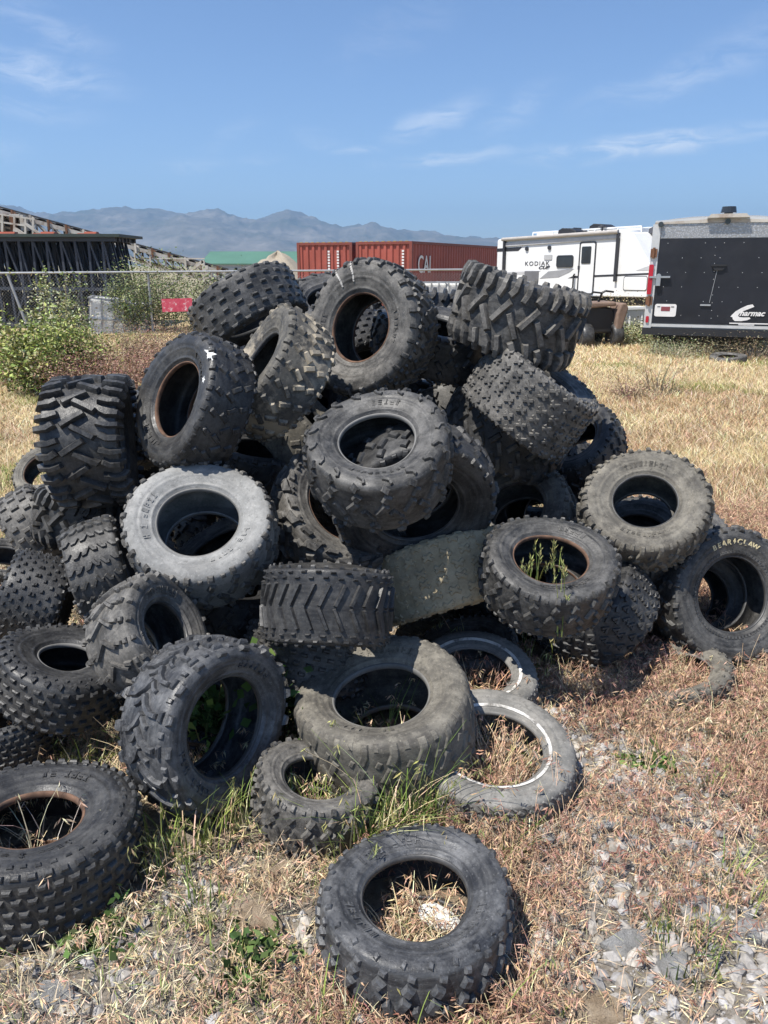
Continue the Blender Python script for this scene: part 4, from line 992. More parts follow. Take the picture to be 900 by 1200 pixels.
x, z = onrv(631, 315.2); text_obj('CUB', .15, FY(x, z, .004), TEXTB, 'name_lettering', rv, shear=.45, sx=1.7, offset=.004)
# roof units
def onroof(px, w_, h_, mat, name, y0=.6, yl=.8, z0=None, seg=True):
    x = onrv(px, 275)[0]; z0 = z0 or t0+.03; mb = MB()
    prof = [(-w_/2, 0), (-w_/2+.02, h_*.75), (-w_/2+.18, h_), (w_/2-.30, h_*.92), (w_/2-.05, h_*.55), (w_/2, 0)]
    mb.prism(prof, yl, Matrix(((1,0,0,x),(0,0,1,y0),(0,1,0,z0),(0,0,0,1)))); return mb.build(name, mat, rv, bevel=.03)
onroof(659, .85, .26, BLACKM, 'air_conditioner', .3); onroof(675, .80, .30, BLACKM, 'air_conditioner', 1.3, .7, t0+.14); onroof(644, .45, .22, painted('vent_cover', (.12,.12,.13,1), .5), 'roof_vent', 1.5, .5, t0+.14); onroof(748, .5, .24, painted('dark_vent_cover', (.08,.08,.09,1), .5), 'roof_vent', 1.0, .5, t0-.02)
x = onrv(690, 275)[0]; mb = MB(); mb.tube((x, .8, t0), (x, .8, t0+.30), .03, 8); mb.tube((x, .8, t0+.28), (x, .8, t0+.33), .16, 12, .10); mb.build('antenna', BLACKM, rv)
mb = MB(); xa = onrv(607, 280)[0]; xb = onrv(735, 270)[0]
for yy in (.9, 2.0): mb.bar((xa, yy, t0+.22), (xb, yy, t0+.24), .05)
for q in range(6): xx = xa+(xb-xa)*q/5; mb.bar((xx, .9, t0), (xx, .9, t0+.22), .04); mb.bar((xx, 2.0, t0), (xx, 2.0, t0+.22), .04)
mb.box(((xa+xb)/2, 1.45, t0+.11), (xb-xa-.2, .9, .16)); mb.build('roof_rack', WHITE, rv)
mb = MB(); mb.box((L/2, 1.15, b0-.14), (L-.4, 1.9, .26)); mb.box((L+.3,1.15,b0-.08),(1.0,.12,.1)); mb.build('chassis', BLACKM, rv)
for xx in (L*.40, L*.52): wheel_parts(rv, (xx, .16, .33), .34, .22, Vector((0, 1, 0)))
xs, zs = onrv(690, 350); mb = MB(); mb.box((xs, -.25, b0-.08), (.75, .35, .04)); mb.box((xs, -.45, b0-.25), (.7, .25, .035)); mb.build('entry_step', BLACKM, rv)
mb = MB(); xh = onrv(673, 340)[0]; mb.path([(xh,-.03,1.25), (xh,-.09,1.2), (xh,-.09,.65), (xh,-.03,.6)], .03, 6); mb.build('grab_rail', BLACKM, rv)

# --- shipping containers
def container(label, x, y, yaw, text=None, Lc=12.19, zoff=-.12):
    c = empty('shipping_container', (x, y, zoff), yaw); tag(c, label, 'container', 'red shipping containers behind the fence')
    W_, H_ = 2.44, 2.59
    # local: x across the end (0..W), y along the length
    mb = MB()
    for xx in (.06, W_-.06):
        for yy in (.06, Lc-.06): mb.box((xx, yy, H_/2), (.12, .12, H_))
    for zz in (.08, H_-.05):
        for xx in (.05, W_-.05): mb.box((xx, Lc/2, zz), (.098, Lc-.24, .10 if zz > 1 else .15))
        for yy in (.05, Lc-.05): mb.box((W_/2, yy, zz), (W_-.24, .098, .10 if zz > 1 else .15))
    mb.box((W_/2, Lc/2, H_-.03), (W_-.2, Lc-.2, .03)); mb.build('frame', CONT_D, c)
    def corr(name, P0, d, n, Ln, pitch, dep):
        mb = MB(); m = int(Ln/pitch); pts = []
        for k in range(m):
            s = k*Ln/m; w = Ln/m
            pts += [(s, 0), (s+.35*w, 0), (s+.5*w, dep), (s+.85*w, dep)]
        pts.append((Ln, 0)); vs = []
        for s, q in pts:
            for zz in (.15, H_-.1): v = Vector(P0)+Vector(d)*s-Vector(n)*q; vs.append((v.x, v.y, zz))
        mb.add(vs, [(2*k, 2*k+2, 2*k+3, 2*k+1) for k in range(len(pts)-1)]); return mb.build(name, CONT_R, c)
    corr('side_wall', (W_-.03, .12, 0), (0,1,0), (1,0,0), Lc-.24, .28, .04); corr('side_wall', (.03, .12, 0), (0,1,0), (-1,0,0), Lc-.24, .28, .04)
    corr('end_wall', (.12, .03, 0), (1,0,0), (0,-1,0), W_-.24, .26, .05); corr('end_wall', (.12, Lc-.03, 0), (1,0,0), (0,1,0), W_-.24, .28, .04)
    mb = MB()
    for xx, n0, n1 in ((1.42, .62, .8), (1.82, .52, 1.05)) if not text else ((2.06, .5, .98),):
        zc = H_-.35
        while zc > H_-.35-n1:
            mb.box((xx, .012, zc), (.09, .03, .07)); zc -= .11
    mb.build('marking', MARK_W, c)['kind'] = 'stuff'
    mb = MB()
    for k in range(9): mb.box((.2+k*.25, .03, H_+.004), (.13, .05, .022))
    mb.build('corner_casting_tape', painted('yellow_tape', (.45,.36,.12,1), .7), c)
    if text: text_obj(text, .92, face_M((W_+.004, .55, H_-1.15), (0,1,0), (0,0,1)), MARK_W, 'lettering', c, sx=.85, offset=.008)
CX0 = PY(417, 300, 32.0)
container('long red shipping container showing white letters on its shaded side', CX0.x, 32.0, -R_(27), 'CAI')
CX1 = PY(348, 300, 33.2)
container('shorter-looking red shipping container at the left with pale stencil marks on its end', CX1.x, 33.2, -R_(20))

# --- dark lattice trusses stacked behind the fence
KX = [PY(px, 330, 21.5).x for px in (-10, 158)]
for k in range(11):
    x0 = KX[0]-1.3+k*.0; yy = 20.6+k*.17
    tq = empty('steel_truss', (KX[0]-1.6, yy, 0)); tag(tq, 'dark blue-black steel lattice truss standing in the stack behind the fence', 'truss', 'steel trusses stacked on edge')
    Lt = KX[1]-KX[0]+1.4+.10*random.random(); Ht = 2.22+.03*random.random()
    mb = MB(); mb.bar((0,0,Ht), (Lt,0,Ht), .10, .12); mb.bar((0,0,.12), (Lt,0,.12), .09, .1); mb.bar((0,0,1.05), (Lt,0,1.0), .07, .08); mb.build('chord', FRAMEB, tq)
    mb = MB(); n = 15; sh = random.random()*.3
    for q in range(n):
        xa = Lt*(q+sh)/n; xb = min(Lt, Lt*(q+sh+.55)/n); mb.bar((xa,0,Ht), (xa+.05*random.gauss(0,1),0,.1), .055, .055)
        if q % 2: mb.bar((xa,0,Ht), (min(Lt, xa+Lt/n),0,1.0), .045); mb.bar((min(Lt, xa+Lt/n),0,1.0), (xa,0,.12), .04)
        else: mb.bar((xb,0,1.0), (xa,0,Ht), .04)
    mb.build('web', FRAMEB, tq)
dk = MB(); dk.box(((KX[0]+KX[1])/2-1.05, 21.4, 2.31), (KX[1]-KX[0]+2.2, 2.0, .07))
o = dk.build('steel_deck', painted('dark_green_deck', (.03,.045,.04,1), .6, .2)); tag(o, 'long dark flat steel deck lying on top of the stacked trusses', 'steel deck')

# --- rusty gravel conveyor
Ya = 26.0
p0 = PY(-30, 239, Ya); p1 = PY(268, 320, Ya+1.5)
cv = empty('gravel_conveyor', (p0.x, Ya, 0)); tag(cv, 'rusty white gravel conveyor sloping down behind the dark trusses', 'conveyor')
q0 = p0-Vector((p0.x, Ya, 0)); q1 = p1-Vector((p0.x, Ya, 0)); d = (q1-q0); side_v = Vector((0, .45, 0))
mb = MB()
for s in (-1, 1):
    mb.bar(q0+side_v*s, q1+side_v*s, .08, .12); mb.bar(q0+side_v*s+Vector((0,0,-.42)), q1+side_v*s+Vector((0,0,-.42)), .06)
    for k in range(16):
        a_ = q0+d*(k/16)+side_v*s; b_ = q0+d*((k+1)/16)+side_v*s
        mb.bar(a_, b_+Vector((0,0,-.42)), .05); mb.bar(a_, a_+Vector((0,0,-.42)), .05)
mb.build('frame', OLDWHITE, cv)
mb = MB()
mb.box(tuple((q0+q1)/2+Vector((0,0,.12))), (d.length, .75, .05), d.to_track_quat('X', 'Z').to_matrix()); mb.box(tuple((q0+q1)/2+Vector((0,0,-.34))), (d.length*.98, .7, .03), d.to_track_quat('X', 'Z').to_matrix()); mb.build('belt', BELT, cv)
for k in range(15):
    c_ = q0+d*((k+.5)/15)+Vector((0,0,.02)); mb = MB(); mb.tube(c_-side_v*.95, c_-side_v*.2+Vector((0,0,-.05)), .10, 10); mb.tube(c_-side_v*.15+Vector((0,0,-.06)), c_+side_v*.95, .10, 10)
    mb.bar(c_-side_v*1.12+Vector((0,0,-.16)), c_-side_v*1.12+Vector((0,0,.14)), .06); mb.build('roller', OLDWHITE if k % 3 == 0 else RUSTM, cv)
mb = MB()
for px_, top in ((238, 305), (242, 311)):
    a_ = PY(px_, top, Ya+.6); b_ = a_.copy(); b_.z = 0; o_ = Vector((p0.x, Ya, 0)); mb.bar(a_-o_, b_-o_, .10)
a_ = PY(238, 306, Ya+.6)-o_; b_ = PY(185, 345, Ya+.6)-o_; mb.bar(a_, b_, .10); a_ = PY(196, 312, Ya+.2)-o_; b_ = PY(165, 335, Ya+.2)-o_; mb.bar(a_, b_, .08)
a_ = PY(160, 303, Ya+.6)-o_; b_ = PY(240, 303, Ya+.6)-o_; mb.bar(a_, b_, .04); mb.build('support_leg', OLDWHITE, cv)
for px_ in (8, 22, 34):                                # idler housings at the head end
    c_ = PY(px_, 262, Ya)-o_; mb = MB(); mb.box(c_+Vector((0,-.25,0)), (.12,.5,.45)); mb.box(c_+Vector((-.25,-.25,.22)), (.4,.5,.07)); mb.build('housing', OLDWHITE if px_ != 22 else RUSTM, cv)
mb = MB()
for a_ in (-6, 3, 17, 30, 39): mb.bar(PY(a_, 251+.16*a_, Ya-.6)-o_, PY(a_, 274+.2*a_, Ya-.6)-o_, .06)
for ya, yb in ((250, 257), (259, 266)): mb.bar(PY(-8, ya, Ya-.6)-o_, PY(41, yb, Ya-.6)-o_, .05)
mb.bar(PY(17, 268, Ya-.6)-o_, PY(44, 286, Ya-.6)-o_, .12); mb.bar(PY(30, 262, Ya-.6)-o_, PY(60, 284, Ya-.6)-o_, .08); mb.build('head_frame', OLDWHITE, cv)
mb = MB(); pts_ = [PY(x_, y_, Ya-.2)-o_ for x_, y_ in ((-6,262),(2,266),(8,273),(18,280),(34,286),(50,289))]
for a_, b_ in zip(pts_[:-1], pts_[1:]): mb.bar(a_, b_, .10, .8)
mb.build('return_belt', BELT, cv)
for px_, py_, w_ in ((5,285.3,1.2), (55,285.3,.9), (105,285,.8)):
    c_ = PY(px_, py_, 21.6); mb = MB(); mb.box((0,0,0), (w_*.6, .3, .05)); mb.box((w_*.1,0,.045), (w_*.4,.2,.035)); o = mb.build('red_plank', painted('faded_red', (.50,.16,.10,1), .7)); o.location = (c_.x, 21.6, 2.375)
    tag(o, {5: 'faded red plank on the dark deck at the frame edge', 55: 'middle faded red plank lying on the dark deck', 105: 'faded red plank on the dark deck, farthest right'}[px_], 'plank', 'faded red planks on the deck')

# --- chain link fence
f0 = Vector((PY(-40, 322, 18.6).x, 18.6, 0)); f1 = Vector((PY(583, 313, 20.5).x, 20.5, 0)); fd = (f1-f0); FL = fd.length; fu = fd.normalized()
FH = 1.42
fe = empty('chain_link_fence', f0); tag(fe, 'galvanised chain link fence running between the field and the junk yard', 'fence')
mb = MB(); mb.tube((0,0,FH), fd+Vector((0,0,FH+.08)), .024, 8); mb.build('top_rail', GALV, fe)
posts = [1.05+3.03*k for k in range(int((FL-1)/3.03)+1)]
for k, s in enumerate(posts):
    mb = MB(); b_ = fu*s; lean = Vector((-.16, 0, 0)) if k == 0 else Vector((0,0,0)); mb.tube(b_+Vector((0,0,-.1))-lean*1.4, b_+Vector((0,0,FH+.08*s/FL))+lean, .032, 8); mb.build('post', GALV, fe)
mb = MB(); st_ = .075; nrm = fu.cross(Vector((0,0,1)))
k = -int(FH/st_)
while k*st_ < FL:
    for sg in (1, -1):
        s0 = k*st_ if sg == 1 else k*st_+FH; s1 = s0+sg*FH
        a_ = [s0, 0.03]; b_ = [s1, FH]
        lo = max(0, min(1, (0-a_[0])/(b_[0]-a_[0]))) if (a_[0] < 0 or a_[0] > FL) else 0
        def clip(s): return max(0, min(FL, s))
        za = .03+(clip(s0)-s0)/(s1-s0)*(FH-.03); zb = .03+(clip(s1)-s0)/(s1-s0)*(FH-.03)
        if 0 <= za < zb <= FH+.01:
            A_ = fu*clip(s0)+Vector((0,0,za)); B_ = fu*clip(s1)+Vector((0,0,zb)); h_ = .0016
            o_ = nrm*(.003*sg)
            mb.add([A_+o_+fu*h_, A_+o_-fu*h_, A_+o_+nrm*h_*sg*2, B_+o_+fu*h_, B_+o_-fu*h_, B_+o_+nrm*h_*sg*2], [(0,1,4,3), (1,2,5,4), (2,0,3,5)])
    k += 1
mb.build('mesh', GALV, fe)
# --- pieces behind and on the fence
t = NT('red_sign'); t.set(t.ramp(t.noise(9, 5, .7), [(.40, (.52,.05,.09,1)), (.55, (.60,.10,.14,1)), (.62, (.7,.55,.55,1))]), .6)
c_ = PY(205, 358, 18.5); mb = MB(); mb.prism(rrect(.72, .30, .01), .01, face_M((0,0,0),(1,0,.03),(0,0,1))); 
for sx in (-.3, .3): mb.box((sx, .015, .10), (.02,.03,.02))
o = mb.build('red_sign', t.m); o.location = (c_.x, 18.62+.09, c_.z); tag(o, 'faded red speckled sign sheet wired to the fence', 'sign')
TOTE = painted('tote_plastic', (.80,.80,.77,1), .45, .05, 2, dirt=(.5,.48,.42,1), dirt_amt=.4)
def tote(x, y, z, label, tilt=0, w_=1.15, h_=.95):
    o = empty('tote_tank', (x, y, z)); o.rotation_euler = (0, tilt, .25); tag(o, label, 'tank', 'white caged tanks behind the fence')
    mb = MB(); mb.box((0,0,h_/2+.14), (w_, 1.0, h_)); mb.build('bottle', TOTE, o, bevel=.06)
    mb = MB(); n = 6
    for q in range(n):
        xx = -w_/2+w_*q/(n-1)
        for yy in (-.52, .52): mb.bar((xx, yy, .1), (xx, yy, h_+.16), .03)
    for zz in (.14, .14+h_*.5, h_+.15):
        for yy in (-.54, .54): mb.bar((-w_/2-.03, yy, zz), (w_/2+.03, yy, zz), .03)
        for xx in (-w_/2-.03, w_/2+.03): mb.bar((xx, -.54, zz), (xx, .54, zz), .03)
    mb.build('cage', GALV, o)
    mb = MB(); mb.box((0,0,.05), (w_+.05, 1.1, .09)); mb.build('pallet', GREYP, o)
c_ = PY(139, 380, 19.7); tote(c_.x, 19.7, -.30, 'white caged tank slumped behind the weedy left part of the fence', .10, 1.35)
c_ = PY(366, 360, 24); tote(c_.x, 24, .0, 'white caged tank in front of the shorter-looking container'); 
for px_, lb in ((512, 'white caged tank behind the highest tire, left one of a pair'), (540, 'white caged tank of the pair, beside the deep-lugged tire')):
    c_ = PY(px_, 350, 24.5); tote(c_.x, 24.5, .0, lb)
mb = MB(); rr = random.Random(4)
for q in range(14): mb.box((rr.uniform(-1.3,1.3), rr.uniform(-.4,.4), .15+rr.random()*.25), (rr.uniform(.4,1.4), .12, .09), Matrix.Rotation(rr.gauss(0,.25), 3, 'Y') @ Matrix.Rotation(rr.gauss(0,.5), 3, 'Z'))
c_ = PY(528, 334, 26); o = mb.build('scrap_heap', [OLDWHITE]); o.location = (c_.x, 26, .55); tag(o, 'heap of pale scrap boards at the foot of the lettered container', 'scrap heap')
mb = MB(); mb.box((0,0,.28),(2.4,1.0,.55)); 
o = mb.build('scrap_bin', RUSTM); o.location = (c_.x, 26, .0); tag(o, 'low rusty steel bin under the pale scrap boards', 'bin')
# --- sand heap, green-roofed shed
def heap(name, loc, r, h, mat, seed):
    n, m = 40, 14; vs = []; fs = []
    for q in range(m+1):
        f = q/m
        for k in range(n):
            a = 2*math.pi*k/n; rr_ = r*f*(1+.18*mnoise.noise(Vector((math.cos(a)*1.5+seed, math.sin(a)*1.5, f*2))))
            vs.append((rr_*math.cos(a), rr_*math.sin(a), h*(1-f*f*(3-2*f))*(1+.2*mnoise.noise(Vector((math.cos(a)*2, math.sin(a)*2, f*4+seed))))))
    for q in range(m):
        for k in range(n): fs.append((q*n+k, q*n+(k+1) % n, (q+1)*n+(k+1) % n, (q+1)*n+k))
    mb = MB(); mb.add(vs, fs); o = mb.build(name, mat, smooth=True); o.location = loc; return o
c_ = PY(325, 310, 58); o = heap('sand_heap', (c_.x, 58, -.1), 4.4, 2.5, rock_mat('sand', (.25,.21,.16,1), (.36,.31,.24,1), (.44,.39,.32,1)), 3); tag(o, 'pale pointed heap of sand beside the shorter-looking container', 'sand heap')
GREENR = painted('green_roof', (.085,.185,.125,1), .5, .1, .3); 
xa = PY(238, 300, 95).x; xb = PY(352, 300, 95).x
sh = empty('metal_shed', (xa, 95, 0)); tag(sh, 'long low grey shed with a green metal roof in front of the mountains', 'shed')
mb = MB(); Ls = xb-xa; mb.box((Ls/2, 6, .75), (Ls, 12, 1.9)); mb.build('wall', painted('shed_wall', (.42,.43,.45,1), .6), sh)
mb = MB(); mb.prism([(-.4,0),(6,1.45),(12.4,0),(12.4,-.12),(6,1.33),(-.4,-.12)], Ls+.8, Matrix(((0,0,1,-.4),(1,0,0,0),(0,1,0,1.78),(0,0,0,1)))); mb.build('roof', GREENR, sh)
mb = MB(); 
for q in range(6): mb.box((Ls*(q+.5)/6, -.02, .7), (2.2, .06, 1.2))
mb.build('door', GREYP, sh)

# --- derelict machine and tub behind the right of the heap
c_ = G(700, 409)
at_ = empty('derelict_quad_bike', (c_.x, c_.y, 0), .15); tag(at_, 'derelict black quad bike with a brown mud-caked fender in the weeds', 'quad bike')
mb = MB(); mb.prism([(-.33,.30),(.33,.30),(.36,.62),(.25,.80),(-.20,.86),(-.36,.66)], 1.1, Matrix(((1,0,0,0),(0,0,1,0),(0,1,0,0),(0,0,0,1)))); mb.build('body', BLACKM, at_, bevel=.04)
wheel_parts(at_, (-.30,-.02,.24), .26, .24, rim=BLACKM); wheel_parts(at_, (.36,.05,.24), .26, .22, rim=BLACKM); wheel_parts(at_, (-.30,1.05,.24), .26, .24, rim=BLACKM); wheel_parts(at_, (.36,1.05,.24), .26, .24, rim=BLACKM)
MUDM = painted('brown_mud', (.20,.135,.10,1), .8, .3, 6, dirt=(.34,.27,.2,1), dirt_amt=.7)
mb = MB(); mb.prism([(.28,.30),(.40,.28),(.46,.55),(.52,.80),(.46,.90),(.36,.88),(.30,.70)], .5, Matrix(((1,0,0,0),(0,0,1,-.15),(0,1,0,0),(0,0,0,1)))); mb.build('fender', MUDM, at_, bevel=.03)
mb = MB(); mb.prism([(-.40,.78),(.30,.84),(.26,.92),(-.30,.90)], .55, Matrix(((1,0,0,0),(0,0,1,-.1),(0,1,0,0),(0,0,0,1)))); mb.build('seat', MUDM, at_, bevel=.03)
mb = MB(); mb.path([(-.05,.1,.8), (.0,.0,1.08), (.06,-.02,1.12), (.22,-.05,1.10)], .022, 6); mb.path([(.0,.0,1.08), (-.2,.0,1.10)], .02, 6); mb.build('handlebar', BLACKM, at_)
c_ = G(728, 398); tb_ = MB()
prof = [(-.42,.0),(.42,.0),(.5,.45),(-.5,.45)]
for a_, b_ in (((0,0,0,.84,.6), (0,0,.46,1.0,.74)),):
    lo = [(sx*a_[3]/2, sy*a_[4]/2, 0) for sx, sy in ((-1,-1),(1,-1),(1,1),(-1,1))]; hi = [(sx*b_[3]/2, sy*b_[4]/2, .46) for sx, sy in ((-1,-1),(1,-1),(1,1),(-1,1))]
    li = [(x*.92, y*.92, .04) for x, y, z in lo]; hi2 = [(x*.93, y*.93, .46) for x, y, z in hi]
    tb_.add(lo+hi+li+hi2, [(0,1,2,3)]+[(k,(k+1) % 4,4+(k+1) % 4,4+k) for k in range(4)]+[(8+k,12+k,12+(k+1) % 4,8+(k+1) % 4) for k in range(4)]+[(4+k,4+(k+1) % 4,12+(k+1) % 4,12+k) for k in range(4)]+[(8,9,10,11)])
for q in range(3): tb_.box((-.28+.28*q, -.35, .24), (.03, .05, .38), Matrix.Rotation(-.14, 3, 'X'))
tb_.box((0,-.38,.46), (1.06,.04,.05)); o = tb_.build('plastic_tub', TOTE); o.location = (c_.x, c_.y, .24); o.rotation_euler = (0, -.03, .1); tag(o, 'white plastic tub in the weeds left of the black cargo trailer', 'tub')

# ------------------------------------------------------------------ shrubs and weeds
def shrub(name, label, cat, c, rad, hgt, nstem, nleaf, cols, leaf=.035, stemcol=(.24,.19,.11), group=None, kind=None, spread=1.0, lw=.5, cl=.12):
    root = empty(name, (c[0], c[1], 0)); tag(root, label, cat, group)
    zb = float(gz(c[0], c[1]))
    S = Blades(); Lf = Blades(); r = nstem
    a = rng.random(r)*6.283; rr = rad*.35*np.sqrt(rng.random(r)); rt_ = np.stack([np.cos(a)*rr, np.sin(a)*rr, np.full(r, zb-.02)], 1)
    h = hgt*(.45+.6*rng.random(r)); bd = rad*spread*(.15+.85*rng.random(r))
    tips = S.strips(rt_, a+rng.normal(size=r)*.5, h, bd, np.full(r, .012), cvar(stemcol, r), K=6)
    nc = max(1, nleaf//14); k = rng.integers(0, r, nc); f = .25+.75*rng.random(nc)**.7
    ctr = rt_[k]*(1-f[:, None]**1.3)+tips[k]*f[:, None]**1.3; ctr[:, 2] = rt_[k, 2]*(1-f)+tips[k, 2]*f
    p = np.repeat(ctr, 14, 0)+rng.normal(size=(nc*14, 3))*cl*rad*.8; p[:, 2] = np.maximum(p[:, 2], zb+.01); q = len(p)
    ci = np.repeat(rng.integers(0, len(cols), nc), 14); base = np.array([cc_[:3] for cc_ in cols])[ci]
    col_ = np.clip(base*(1+.28*rng.normal(size=(q, 1)))*(1+.07*rng.normal(size=(q, 3))), .01, .9)
    d = rng.normal(size=(q, 3)); d[:, 2] = np.abs(d[:, 2])*.6
    Lf.leafs(p, d, leaf*(.6+.8*rng.random(q)), leaf*lw*(.6+.8*rng.random(q)), col_)
    S.build('stem', GRASS_M, None, root); Lf.build('foliage', GRASS_M, None, root)
    return root
GRNS = [(.26,.31,.075), (.33,.36,.11), (.17,.22,.055), (.38,.38,.16)]
PALEG = [(.42,.43,.24), (.32,.34,.17), (.22,.26,.10), (.50,.49,.34)]
PURW = [(.33,.17,.135), (.25,.125,.105), (.38,.23,.165), (.46,.33,.22)]
DRYW = [(.42,.33,.20), (.33,.25,.15), (.48,.40,.26), (.28,.25,.13)]
DKG = [(.09,.13,.04), (.13,.17,.06), (.18,.19,.08)]
c = G(50, 456); shrub('shrub', 'bright yellow-green leafy shrub at the left in front of the fence', 'shrub', (c.x, c.y), .58, 1.05, 70, 7500, GRNS+PALEG[:1], .058, cl=.24)
c = G(85, 455); shrub('shrub', 'bushy yellow-green shrub at the foot of the tall flowering weed', 'shrub', (c.x, c.y), .50, .80, 50, 6500, GRNS, .052, cl=.28)
c = G(72, 440); shrub('tall_weed', 'tall pale-flowering weed rising over the green shrub by the fence', 'weed', (c.x, c.y), .42, 1.62, 40, 4600, PALEG+GRNS[:1], .045, cl=.20)
c = G(104, 436); shrub('tall_weed', 'thinner pale grey-green weed right of the tall flowering weed', 'weed', (c.x, c.y), .34, 1.2, 24, 1500, PALEG, .04, cl=.22)
for k, (px, py, r_, h_) in enumerate(((150,455,.75,.75), (190,440,.8,.8), (225,430,.7,.75), (112,462,.6,.6), (265,430,.7,.6), (8,440,.7,.55), (25,425,.6,.6), (205,452,.6,.55), (165,440,.6,.9))):
    c = G(px, py); shrub('dry_weed', ['reddish brown dry weed in the middle of the weed strip', 'widest rust-brown weed left of the heap', 'rust-brown weed touching the left of the heap top', 'low brownish weed beside the green shrub', 'brown weed behind the round-knobbed tire', 'brown weed at the left frame edge', 'brown weed under the leaning fence post', 'low purple-brown weed in front of the widest weed', 'straggly tall dry weed with pale stems'][k], 'weed', (c.x, c.y), r_, h_, 80, 7500, PURW if k != 8 else DRYW, .035, (.34,.24,.16), 'dry weeds along the fence', lw=.25, cl=.2)
for k, (px, py, Y, r_, h_) in enumerate(((170,0,19.6,.9,1.75), (190,0,20.0,1.0,1.9), (228,0,20.2,1.1,1.4), (262,0,20.5,1.0,1.45), (150,0,19.4,.6,1.2), (290,0,21,.9,1.3), (325,0,21,.8,1.2))):
    x_ = PY(px, 330, Y).x
    shrub('shrub', ['dark green shrub right of the fence post by the slumped tank', 'leafy green shrub behind the middle of the left fence', 'dark shrub behind the red sign sheet', 'olive shrub behind the fence right of the red sign', 'small green shrub beside the slumped tank', 'green shrub behind the round-knobbed tire', 'olive shrub left of the white caged tank'][k], 'shrub', (x_, Y), r_, h_, 40, 3000, DKG+PALEG[1:3], .06, group='shrubs behind the fence', cl=.2)
for k, (px, py, r_, h_) in enumerate(((792,424,.55,.32), (822,420,.6,.42), (880,424,.7,.50), (905,421,.6,.55), (858,415,.7,.45), (770,420,.45,.35))):
    c = G(px, py); shrub('dry_weed', ['low grey-green weed under the trailer corner', 'tangled dry twiggy weed left of the small flat tire', 'pale dry weed right of the small flat tire', 'tall dry weed at the right frame edge', 'dry weed between the small flat tire and the trailer', 'green low weed below the trailer latch side'][k], 'weed', (c.x, c.y), r_, h_, 70, 2400, DRYW if k not in (0, 5) else PALEG, .03, (.42,.33,.24), 'weeds under the cargo trailer', lw=.22, cl=.2)
for k, (px, py, r_, h_) in enumerate(((722,404,.8,.42), (752,404,.7,.5), (738,384,1.0,.9), (712,395,.5,.5))):
    c = G(px, py); shrub('weed', ['green weed below the white plastic tub', 'green weed against the cargo trailer corner', 'tan dry bush behind the white tub under the camper', 'green weed beside the derelict quad bike'][k], 'weed', (c.x, c.y), r_, h_, 60, 2600, PALEG+DKG[1:] if k != 2 else DRYW, .045, cl=.22, group='weeds around the quad bike')
c = G(772, 466); shrub('twiggy_bush', 'bare grey twiggy bush lying in the golden field', 'bush', (c.x, c.y), .55, .55, 60, 260, DRYW, .03, (.36,.29,.20), lw=.2, cl=.1, spread=1.2)
c = G(735, 470); shrub('twiggy_bush', 'low brown brush clump left of the bare twiggy bush', 'bush', (c.x, c.y), .45, .28, 60, 1500, PURW+DRYW[1:2], .03, (.3,.22,.16), lw=.25, cl=.2)
for k, (px, py, Z, s_) in enumerate(((292,838,.04,.16), (262,858,.03,.13), (345,838,.02,.20), (232,880,.0,.12))):     # bramble by the paddle-lug tire
    c = G(px, py+30); shrub('bramble', ['broad-leaved green bramble reaching out of the paddle-lug tire', 'dark leaves inside the hole of the paddle-lug tire', 'green bramble between the paddle-lug tire and the big dusty tire', 'few green leaves at the left inside the paddle-lug tire'][k], 'plant', (c.x, c.y+.12), s_, .30, 12, 220 if k != 3 else 60, [(.085,.15,.035), (.12,.19,.05), (.06,.11,.03)], .045, (.12,.14,.05), 'brambles at the foot of the heap', lw=.75, cl=.35)
for k, (px, py) in enumerate(((285,1142), (300,1120), (118,1108), (860,860), (760,895))):
    c = G(px, py); shrub('small_weed', ['dark green ground weed near the bottom of the gravel', 'dark green weed beside the broad tan rock', 'single broad-leaved weed at the rust-lined knobby tire', 'small green weed at the right frame edge', 'broad green leaves in the gravel patch'][k], 'weed', (c.x, c.y), .07, .07, 8, 110, [(.07,.12,.035), (.12,.18,.05)], .03, (.1,.13,.04), lw=.6, cl=.4)

# ------------------------------------------------------------------ mountains
def ridge(name, Y, prof, depth, mat, seed, foot=-20):
    """prof: pixel skyline; a range with spurs running towards the viewer"""
    xs = np.array([p[0] for p in prof], float); ys = np.array([p[1] for p in prof], float)
    n, m = 640, 110; U = np.linspace(xs[0], xs[-1], n); vs = np.zeros((n, m, 3))
    for a in range(n):
        top = PY(U[a], np.interp(U[a], xs, ys), Y); H = max(2, top.z-foot)
        for b in range(m):
            f = b/(m-1)*1.35; y = Y-depth+depth*f
            base = 1-abs(1-f)**1.15*(1 if f < 1 else 2.2)
            x = top.x*(y/Y)**.15
            e = 0; amp = 1; sc = 1/(depth*.42)
            for o_ in range(7):
                e += amp*(1-2*abs(mnoise.noise(Vector((x*sc+seed, y*sc*.45, o_*3.3))))); amp *= .50; sc *= 2.05
            e = (e-.50)*.74
            w_ = max(0, 1-abs(1-f)*1.05); z = foot+H*max(0, base*(1+e*(1-w_**3)*.9)+e*.05*(1 if f < 1 else 0))
            vs[a, b] = (x, y, z)
    i, j = np.meshgrid(np.arange(n-1), np.arange(m-1), indexing='ij')
    F = np.stack([i*m+j, (i+1)*m+j, (i+1)*m+j+1, i*m+j+1], -1).reshape(-1, 4)
    o = link(name, np_mesh(name, vs.reshape(-1, 3), F, mat, True)); tag(o, kind='structure'); return o
t = NT('mountain_rock'); geo = t.n('ShaderNodeNewGeometry')
mp = t.n('ShaderNodeVectorMath', operation='MULTIPLY'); mp.inputs[1].default_value = (.004, .004, .012); t.l(geo.outputs['Position'], mp.inputs[0])
